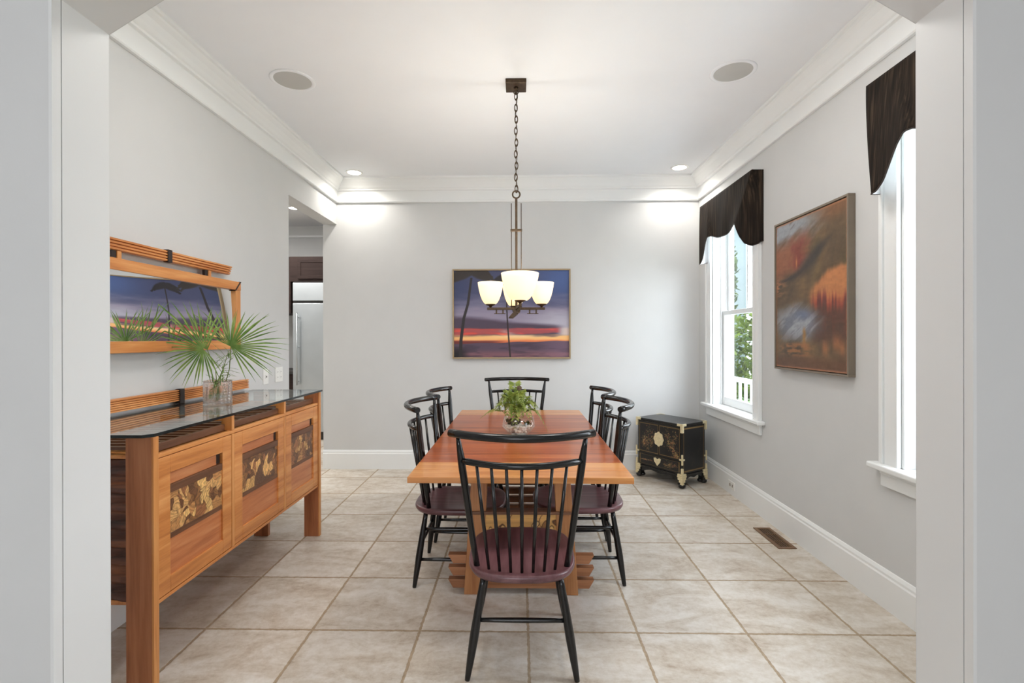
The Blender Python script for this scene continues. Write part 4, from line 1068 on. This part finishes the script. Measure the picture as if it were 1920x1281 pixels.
pa = thing('abstract_painting', 'large abstract painting in rust, brown and blue on the right wall between the windows', 'painting', (XR - .02, 3.19, 1.155))
ay0, ay1, az0, az1 = 2.788, 3.590, 1.156, 2.180
mb = MB(); t_ = .013
for b_ in ((ay0, az0, ay1, az0 + t_), (ay0, az1 - t_, ay1, az1), (ay0, az0 + t_, ay0 + t_, az1 - t_), (ay1 - t_, az0 + t_, ay1, az1 - t_)): mb.box(XR - .042, b_[0], b_[1], XR - .001, b_[2], b_[3])
obj('picture_frame', mb, M['frame_grey'], pa, bevel=.0015, world=True)
obj('canvas_edge', MB().box(XR - .034, ay0 + t_ + .004, az0 + t_ + .004, XR - .004, ay1 - t_ - .004, az1 - t_ - .004), M['slot'], pa, world=True)
grid_mesh('canvas', 200, 250, lambda u, v: (XR - .0352 + 0 * u, ay1 - t_ - .005 - (ay1 - ay0 - 2 * t_ - .01) * u, az0 + t_ + .005 + (az1 - az0 - 2 * t_ - .01) * v), abstract, M['print'], pa)

# ------------------------------------------------------------------ valances
def valance(y0, y1, label):
    t = thing('window_valance', label, 'valance', (XR - .045, (y0 + y1) / 2, 2.1), group='brown window valances')
    yc = (y0 + y1) / 2; dp = .090; top = 2.664
    nt_ = 24; na, nb_, nc_ = 22, 60, 8; ns = na + nb_ + nc_
    tail = ([0, .08, .25, .5, .72, .88, 1], [2.120, 2.100, 2.092, 2.125, 2.190, 2.255, 2.312])
    vs = []
    for j in range(nt_ + 1):
        v = j / nt_; fold = .262 * v ** 1.05; xc = XR - dp - .022 * v; yf = y1 - .095 * v ** 1.3
        for i in range(ns + 1):
            if i <= na:            # near tail: a cone opening towards the viewer
                q = i / na; y = y0 + fold * q
                x = XR - .001 - (XR - .001 - xc) * q ** (1 - .45 * v) - .012 * v * math.sin(PI * q)
                h = float(np.interp(q, *tail))
            elif i <= na + nb_:    # swag, then the far tail hanging in the front plane
                q = (i - na) / nb_; ya, yb = y0 + fold, yf; y = ya + (yb - ya) * q; d = yb - y
                yp = yf - .235; g = abs(2 * (y - ya) / max(.01, yp - ya) - 1)
                h = 2.262 + .050 * g ** 2.2 if y < yp else float(np.interp(d, [0, .03, .07, .12, .17, .21, .235], [2.085, 2.092, 2.125, 2.195, 2.262, 2.302, 2.312]))
                st_ = float(sst(.25, .215, np.array(d)))
                x = xc + .016 * v * min(1, q * 8) * (1 - st_) - .005 * v * math.sin(q * 19) - .018 * v * st_
            else:
                q = (i - na - nb_) / nc_
                x = xc - .018 * v + (XR - .001 - xc + .018 * v) * q; y = yf + (y1 - yf) * q + .01 * v * math.sin(PI * q); h = 2.085 + .03 * q
            vs.append((x, y, top + (h - top) * v))
    w_ = ns + 1
    fs = [(j * w_ + i, j * w_ + i + 1, (j + 1) * w_ + i + 1, (j + 1) * w_ + i) for j in range(nt_) for i in range(ns)]
    mb = MB().add(vs, fs, True)
    o = obj('valance_cloth', mb, [M['valance'], M['lining']], t, world=True)
    recalc(o)
    so = o.modifiers.new('cloth', 'SOLIDIFY'); so.thickness = .004; so.offset = -1; so.material_offset = 1; so.material_offset_rim = 0
    ed = [vs[nt_ * w_ + i] for i in range(ns + 1)]
    obj('hem_cord', MB().tube(ed, .0035, 7), M['darkwood'], t, world=True)
    obj('mounting_board', MB().box(XR - dp + .022, y0 + .015, top - .022, XR, y1 - .015, top - .004), M['plate'], t, world=True)
valance(3.828, 4.927, 'dark brown pinstripe valance over the far window beside the back wall')
valance(1.478, 2.575, 'dark brown pinstripe valance over the near window, partly cut off by the opening')

# ------------------------------------------------------------------ ceiling fittings
for i, (x, y, lab) in enumerate(((-1.469, 3.18, 'round grey in-ceiling speaker left of the chandelier'), (1.338, 3.141, 'round grey in-ceiling speaker right of the chandelier'))):
    t = thing('ceiling_speaker', lab, 'speaker', (x, y, CE), group='round ceiling speakers')
    obj('rim', MB().lathe((0, 0, 0), [(.138, 0), (.138, -.003), (.134, -.006), (.117, -.006), (.114, -.003), (.114, 0)], 48), M['ceil'], t)
    obj('grille', MB().disc((0, 0, -.0035), .1145, 48, up=False), M['speaker'], t)
for i, (x, y, lab) in enumerate(((-1.671, 4.962, 'small lit recessed ceiling light at the left end of the back wall'), (1.564, 4.900, 'small lit recessed ceiling light at the right end of the back wall'), (-2.896, 6.30, 'small lit recessed ceiling light in the kitchen beyond the side opening'))):
    t = thing('recessed_light', lab, 'ceiling light', (x, y, CE), group='recessed ceiling lights')
    obj('trim_ring', MB().lathe((0, 0, 0), [(.084, 0), (.084, -.003), (.080, -.005), (.066, -.005), (.064, -.002)], 40), M['plate'], t)
    obj('lens', MB().disc((0, 0, -.003), .066, 40, up=False), M['downlight'], t)
    Ls = bpy.data.lights.new('downlight', 'SPOT'); Ls.energy = 24 if i < 2 else 40; Ls.spot_size = math.radians(150); Ls.spot_blend = .7; Ls.shadow_soft_size = .06; Ls.color = (1, .95, .88)
    lo = bpy.data.objects.new('downlight', Ls); COL.objects.link(lo); lo.location = (x, y, CE - .012)

# floor register
vt = thing('floor_vent', 'brown metal floor register set in the tiles near the right wall', 'vent', (1.737, 3.435, 0))
mb = MB(); vx0, vx1, vy0, vy1 = 1.677, 1.797, 3.258, 3.614
for b_ in ((vx0, vy0, vx1, vy0 + .022), (vx0, vy1 - .022, vx1, vy1), (vx0, vy0 + .022, vx0 + .022, vy1 - .022), (vx1 - .022, vy0 + .022, vx1, vy1 - .022)): mb.box(b_[0], b_[1], .0003, b_[2], b_[3], .006)
obj('vent_frame', mb, M['vent'], vt, bevel=.0015, world=True)
obj('vent_well', MB().box(vx0 + .022, vy0 + .022, .0003, vx1 - .022, vy1 - .022, .001), M['ventdark'], vt, world=True)
mb = MB()
for k in range(5): mb.box(vx0 + .026 + .0155 * k, vy0 + .022, .0011, vx0 + .030 + .0155 * k, vy1 - .022, .005)
for k in range(1, 3): yy = vy0 + (vy1 - vy0) * k / 3; mb.box(vx0 + .022, yy - .003, .0011, vx1 - .022, yy + .003, .0052)
obj('vent_louvre', mb, M['vent'], vt, world=True)
# wall plates
def plate(name, label, y0, y1, z0, z1, kind):
    t = thing(name, label, 'outlet', (XL, (y0 + y1) / 2, (z0 + z1) / 2))
    obj('cover_plate', MB().box(XL, y0, z0, XL + .006, y1, z1), M['plate'], t, bevel=.002, world=True)
    yc, zc = (y0 + y1) / 2, (z0 + z1) / 2; mb = MB(); fc = MB()
    if kind == 'jack':
        fc.box(XL + .006, yc - .012, zc - .014, XL + .010, yc + .012, zc + .014); mb.box(XL + .010, yc - .007, zc - .008, XL + .0104, yc + .007, zc + .004)
    else:
        for yy in (yc - .026, yc + .026):
            for zz in (zc - .021, zc + .021):
                fc.box(XL + .006, yy - .017, zz - .015, XL + .008, yy + .017, zz + .015)
                for q in (-.006, .006): mb.box(XL + .008, yy + q - .0012, zz - .004, XL + .0083, yy + q + .0012, zz + .005)
    obj('socket_face', fc, M['plate'], t, bevel=.001, world=True); obj('slots', mb, M['slot'], t, world=True)
plate('wall_jack', 'single white jack plate on the left wall, nearer the palm fan', 3.695, 3.772, 1.030, 1.147, 'jack')
plate('wall_outlet', 'double white outlet plate on the left wall beside the kitchen opening', 3.880, 4.000, 1.030, 1.148, 'duplex')
t = thing('baseboard_outlet', 'small white outlet plate in the right baseboard near the lacquer chest', 'outlet', (XR - .018, 4.365, .09))
obj('cover_plate', MB().box(XR - .024, 4.305, .052, XR - .018, 4.425, .122), M['plate'], t, bevel=.002, world=True)
obj('slots', MB().box(XR - .0244, 4.332, .075, XR - .024, 4.350, .099).box(XR - .0244, 4.380, .075, XR - .024, 4.398, .099), M['frame_grey'], t, world=True)

# ------------------------------------------------------------------ kitchen
fg = thing('refrigerator', 'tall built-in steel refrigerator in the kitchen beyond the side opening', 'refrigerator', (-2.62, 7.0, 0))
obj('body', MB().box(-3.075, 6.665, .11, -2.165, 7.38, 2.144), M['steel'], fg, world=True)
obj('kick_plate', MB().box(-3.06, 6.70, 0, -2.18, 7.3, .109), M['slot'], fg, world=True)
g = obj('grille', MB().box(-3.070, 6.63, 1.885, -2.17, 6.664, 2.125), M['steel'], fg, bevel=.003, world=True)
d = obj('door', MB().box(-3.070, 6.63, .115, -2.17, 6.664, 1.850), M['steel'], fg, bevel=.004, world=True)
mb = MB().tube([(-2.99, 6.575, .75), (-2.99, 6.575, 1.72)], .012, 12)
for z in (.80, 1.26, 1.66): mb.tube([(-2.99, 6.575, z), (-2.99, 6.632, z)], .008, 8)
obj('handle', mb, M['steel'], d, world=True)
obj('top_gap', MB().box(-3.072, 6.655, 1.852, -2.168, 6.6648, 1.884).box(-3.072, 6.655, 2.127, -2.168, 6.6648, 2.143), M['slot'], fg, world=True)
cbn = thing('kitchen_cabinet', 'dark brown cabinet above the steel refrigerator', 'cabinet', (-2.62, 7.0, 2.15))
obj('body', MB().box(-3.13, 6.685, 2.150, -2.165, 7.40, 2.489), M['espresso'], cbn, world=True)
for x0, x1 in ((-3.02, -2.625), (-2.615, -2.18)):
    d = obj('door', MB().box(x0, 6.665, 2.185, x1, 6.684, 2.445), M['espresso'], cbn, bevel=.002, world=True)
    obj('door_frame', MB().box(x0, 6.658, 2.185, x1, 6.6645, 2.225).box(x0, 6.658, 2.405, x1, 6.6645, 2.445).box(x0, 6.658, 2.225, x0 + .045, 6.6645, 2.405).box(x1 - .045, 6.658, 2.225, x1, 6.6645, 2.405), M['espresso'], d, bevel=.002, world=True)
    obj('handle', MB().tube([(x1 - .022 if x0 < -2.7 else x0 + .022, 6.635, 2.23), (x1 - .022 if x0 < -2.7 else x0 + .022, 6.635, 2.36)], .006, 8), M['steel'], d, world=True)
cb2 = thing('tall_kitchen_cabinet', 'dark brown kitchen cabinet just left of the steel refrigerator', 'cabinet', (-3.5, 7.0, 0))
obj('body', MB().box(-3.9, 6.70, 1.72, -3.132, 7.40, 2.489), M['espresso'], cb2, world=True)
obj('lower_body', MB().box(-3.9, 6.70, 0, -3.08, 7.40, .89), M['espresso'], cb2, world=True)
tag(obj('kitchen_worktop', MB().box(-3.9, 6.67, .8905, -3.08, 7.40, .93), M['slot'], loc=(-3.5, 7, .89)), 'dark stone worktop left of the steel refrigerator', 'worktop')
struct('trim_7', MB().prism([(7.44, 2.90), (7.42, 2.90), (7.42, 2.93), (7.33, 3.03), (7.33, CE), (7.44, CE)], 'x', -6, WO), M['trim'])

# ------------------------------------------------------------------ outside
struct('ground_outside', MB().box(XO + .001, -8, -.6, 60, 60, -.35), M['lawn'])
struct('porch_floor', MB().box(XO + .001, -2, -.35, 3.5, 16, -.12), M['porch'])
rl = thing('porch_railing', 'pale blue-white porch railing seen through the far window', 'railing', (3.35, 8, -.12))
obj('top_rail', MB().box(3.30, 2.0, .70, 3.40, 16, .76), M['porch'], rl, bevel=.005, world=True)
obj('bottom_rail', MB().box(3.32, 2.0, -.02, 3.38, 16, .04), M['porch'], rl, world=True)
for k in range(72):
    y = 2.1 + .19 * k
    if 5.5 < y < 11: obj('baluster', MB().box(3.335, y, .0405, 3.365, y + .034, .6995), M['porch'], rl, world=True)
def foliage(mb, c, rad, n, sz):
    for k in range(n):
        d = Vector((random.gauss(0, 1), random.gauss(0, 1), random.gauss(0, 1))).normalized() * random.uniform(.55, 1.0)
        p = Vector((c[0] + d.x * rad[0], c[1] + d.y * rad[1], c[2] + d.z * rad[2]))
        a = Vector((random.uniform(-1, 1), random.uniform(-1, 1), random.uniform(-1, 1))).normalized(); b_ = a.cross(Vector((random.uniform(-1, 1), random.uniform(-1, 1), 1))).normalized()
        s = sz * random.uniform(.6, 1.3)
        mb.add([p - a * s, p + b_ * s * .45, p + a * s, p - b_ * s * .45], [(0, 1, 2, 3)])
def bush(name, label, cat, c, rad, n, sz, mat, trunk):
    t = thing(name, label, cat, (c[0], c[1], -.35))
    mb = MB(); foliage(mb, c, rad, n, sz); obj('foliage', mb, mat, t, world=True)
    obj('trunk', MB().tube([(c[0], c[1], -.36), (c[0] + .05, c[1], c[2] * .5), (c[0], c[1], c[2])], [trunk, trunk * .8, trunk * .5], 8), M['bark'], t, world=True)
bush('garden_shrub', 'leafy green shrub beyond the porch railing, seen through the lower sash', 'shrub', (5.0, 10.8, .95), (1.3, 1.5, 1.0), 3200, .085, M['bush'], .05)
bush('garden_tree', 'tree beside the pale house, seen through the upper sash', 'tree', (6.55, 17.5, 3.4), (.85, 1.4, 2.6), 3000, .16, M['tree'], .12)
ps = thing('palmetto_shrub', 'spiky palmetto shrub just behind the porch railing', 'shrub', (4.7, 8.9, -.35))
mb = MB()
for k in range(16):
    az = random.random() * 2 * PI; el = random.uniform(.3, 1.3); d0 = Vector((math.cos(az) * math.cos(el), math.sin(az) * math.cos(el), math.sin(el))); hub = Vector((4.7, 8.9, -.2)) + d0 * random.uniform(.5, .9)
    u0 = d0.cross(Vector((0, 0, 1))).normalized(); w0 = d0.cross(u0)
    for j in range(18):
        a = -1.5 + 3.0 * j / 17; d = (d0 * math.cos(a) + u0 * math.sin(a)); e = hub + d * .42 - Vector((0, 0, .06)); wv = d.cross(w0).normalized() * .014
        m2 = hub + d * .2; mb.add([hub, m2 + wv, e, m2 - wv], [(0, 1, 2, 3)])
    mb.tube([(4.7, 8.9, -.3), tuple(hub)], .008, 5)
obj('fan_leaves', mb, M['bush'], ps, world=True)
hs = thing('neighbour_house', 'pale teal house with white trim standing beyond the garden', 'house', (12, 21, -.35))
obj('wall', MB().box(8.9, 19.5, -.36, 16, 24, 6.2), M['teal'], hs, world=True)
obj('corner_board', MB().box(8.85, 19.44, -.36, 9.02, 19.6, 6.2), M['porch'], hs, world=True)
mb = MB()
for k in range(40): mb.box(9.03, 19.475, -.3 + .16 * k, 16, 19.5, -.3 + .16 * k + .02)
obj('siding', mb, M['teal'], hs, world=True)
recalc(obj('roof', MB().prism([(19.0, 6.2), (24.5, 6.2), (21.75, 8.2)], 'x', 8.5, 16.4), M['frame_grey'], hs, world=True))

# ------------------------------------------------------------------ light
wd = bpy.data.worlds.new('sky'); S.world = wd; wd.use_nodes = True; nt = wd.node_tree; nt.nodes.clear()
wo = nt.nodes.new('ShaderNodeOutputWorld'); bg = nt.nodes.new('ShaderNodeBackground'); tc = nt.nodes.new('ShaderNodeTexCoord'); sx = nt.nodes.new('ShaderNodeSeparateXYZ')
nt.links.new(tc.outputs['Generated'], sx.inputs[0])
r = ramp(nt, [(.0, (.72, .74, .78)), (.5, (.92, .95, 1.0)), (1.0, (.78, .87, 1.0))])
ma = N(nt, 'ShaderNodeMath', operation='MULTIPLY_ADD'); ma.inputs[1].default_value = .5; ma.inputs[2].default_value = .5
nt.links.new(sx.outputs[2], ma.inputs[0]); nt.links.new(ma.outputs[0], r.inputs[0]); nt.links.new(r.outputs[0], bg.inputs[0]); nt.links.new(bg.outputs[0], wo.inputs[0])
bg.inputs[1].default_value = 8.0
def area(name, loc, rot, sx_, sy_, energy, color=(1, 1, 1), portal=False):
    L_ = bpy.data.lights.new(name, 'AREA'); L_.shape = 'RECTANGLE'; L_.size = sx_; L_.size_y = sy_; L_.energy = energy; L_.color = color
    if portal: L_.cycles.is_portal = True
    o = bpy.data.objects.new(name, L_); COL.objects.link(o); o.location = loc; o.rotation_euler = rot
    return o
# daylight enters by the two windows and the openings added in the unseen walls behind the camera
for i, (a, b_) in enumerate(WIN):
    area('window_portal', (XO + .02, (a + b_) / 2, 1.6), (0, PI / 2, 0), 1.75, .85, 1, portal=True)
area('rear_portal', (-.8, -4.22, 1.55), (PI / 2, 0, 0), 2.4, 1.3, 1, portal=True)
area('side_portal', (-3.62, -1.9, 1.55), (0, -PI / 2, 0), 1.3, 1.4, 1, portal=True)
# added fill lights, out of view, under the dining room, foyer and kitchen ceilings
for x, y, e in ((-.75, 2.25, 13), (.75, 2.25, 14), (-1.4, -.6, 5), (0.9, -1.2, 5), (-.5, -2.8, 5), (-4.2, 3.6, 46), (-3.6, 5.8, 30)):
    area('ceiling_fill', (x, y, CE - .02), (0, 0, 0), .5, .5, e, (1, .97, .93))

# ------------------------------------------------------------------ camera
cam = bpy.data.cameras.new('camera'); co = bpy.data.objects.new('camera', cam); COL.objects.link(co); S.camera = co
f_, yaw, pitch, roll, pcx, pcy = 929.503, .0192, -.0014, -.0020, 958.03, 634.70
cam.sensor_fit = 'HORIZONTAL'; cam.sensor_width = 36; cam.lens = 36 * f_ / 1920
cam.shift_x = (960 - pcx) / 1920; cam.shift_y = (pcy - 640.5) / 1920
cam.clip_start = .05
co.location = (0, 0, 1.38)
fwd = Vector((-math.sin(yaw) * math.cos(pitch), math.cos(yaw) * math.cos(pitch), math.sin(pitch)))
rt = Vector((math.cos(yaw), math.sin(yaw), 0)); up = rt.cross(fwd)
r2 = rt * math.cos(roll) + up * math.sin(roll); u2 = -rt * math.sin(roll) + up * math.cos(roll)
co.rotation_euler = Matrix((r2, u2, -fwd)).transposed().to_euler()

S.view_settings.view_transform = 'Standard'; S.view_settings.look = 'None'; S.view_settings.gamma = 1; S.view_settings.use_curve_mapping = False
S.view_settings.exposure = 0.33
try:
    S.cycles.use_denoising = True
    S.cycles.max_bounces = 10; S.cycles.diffuse_bounces = 6; S.cycles.transparent_max_bounces = 16; S.cycles.sample_clamp_indirect = 8
except Exception: pass
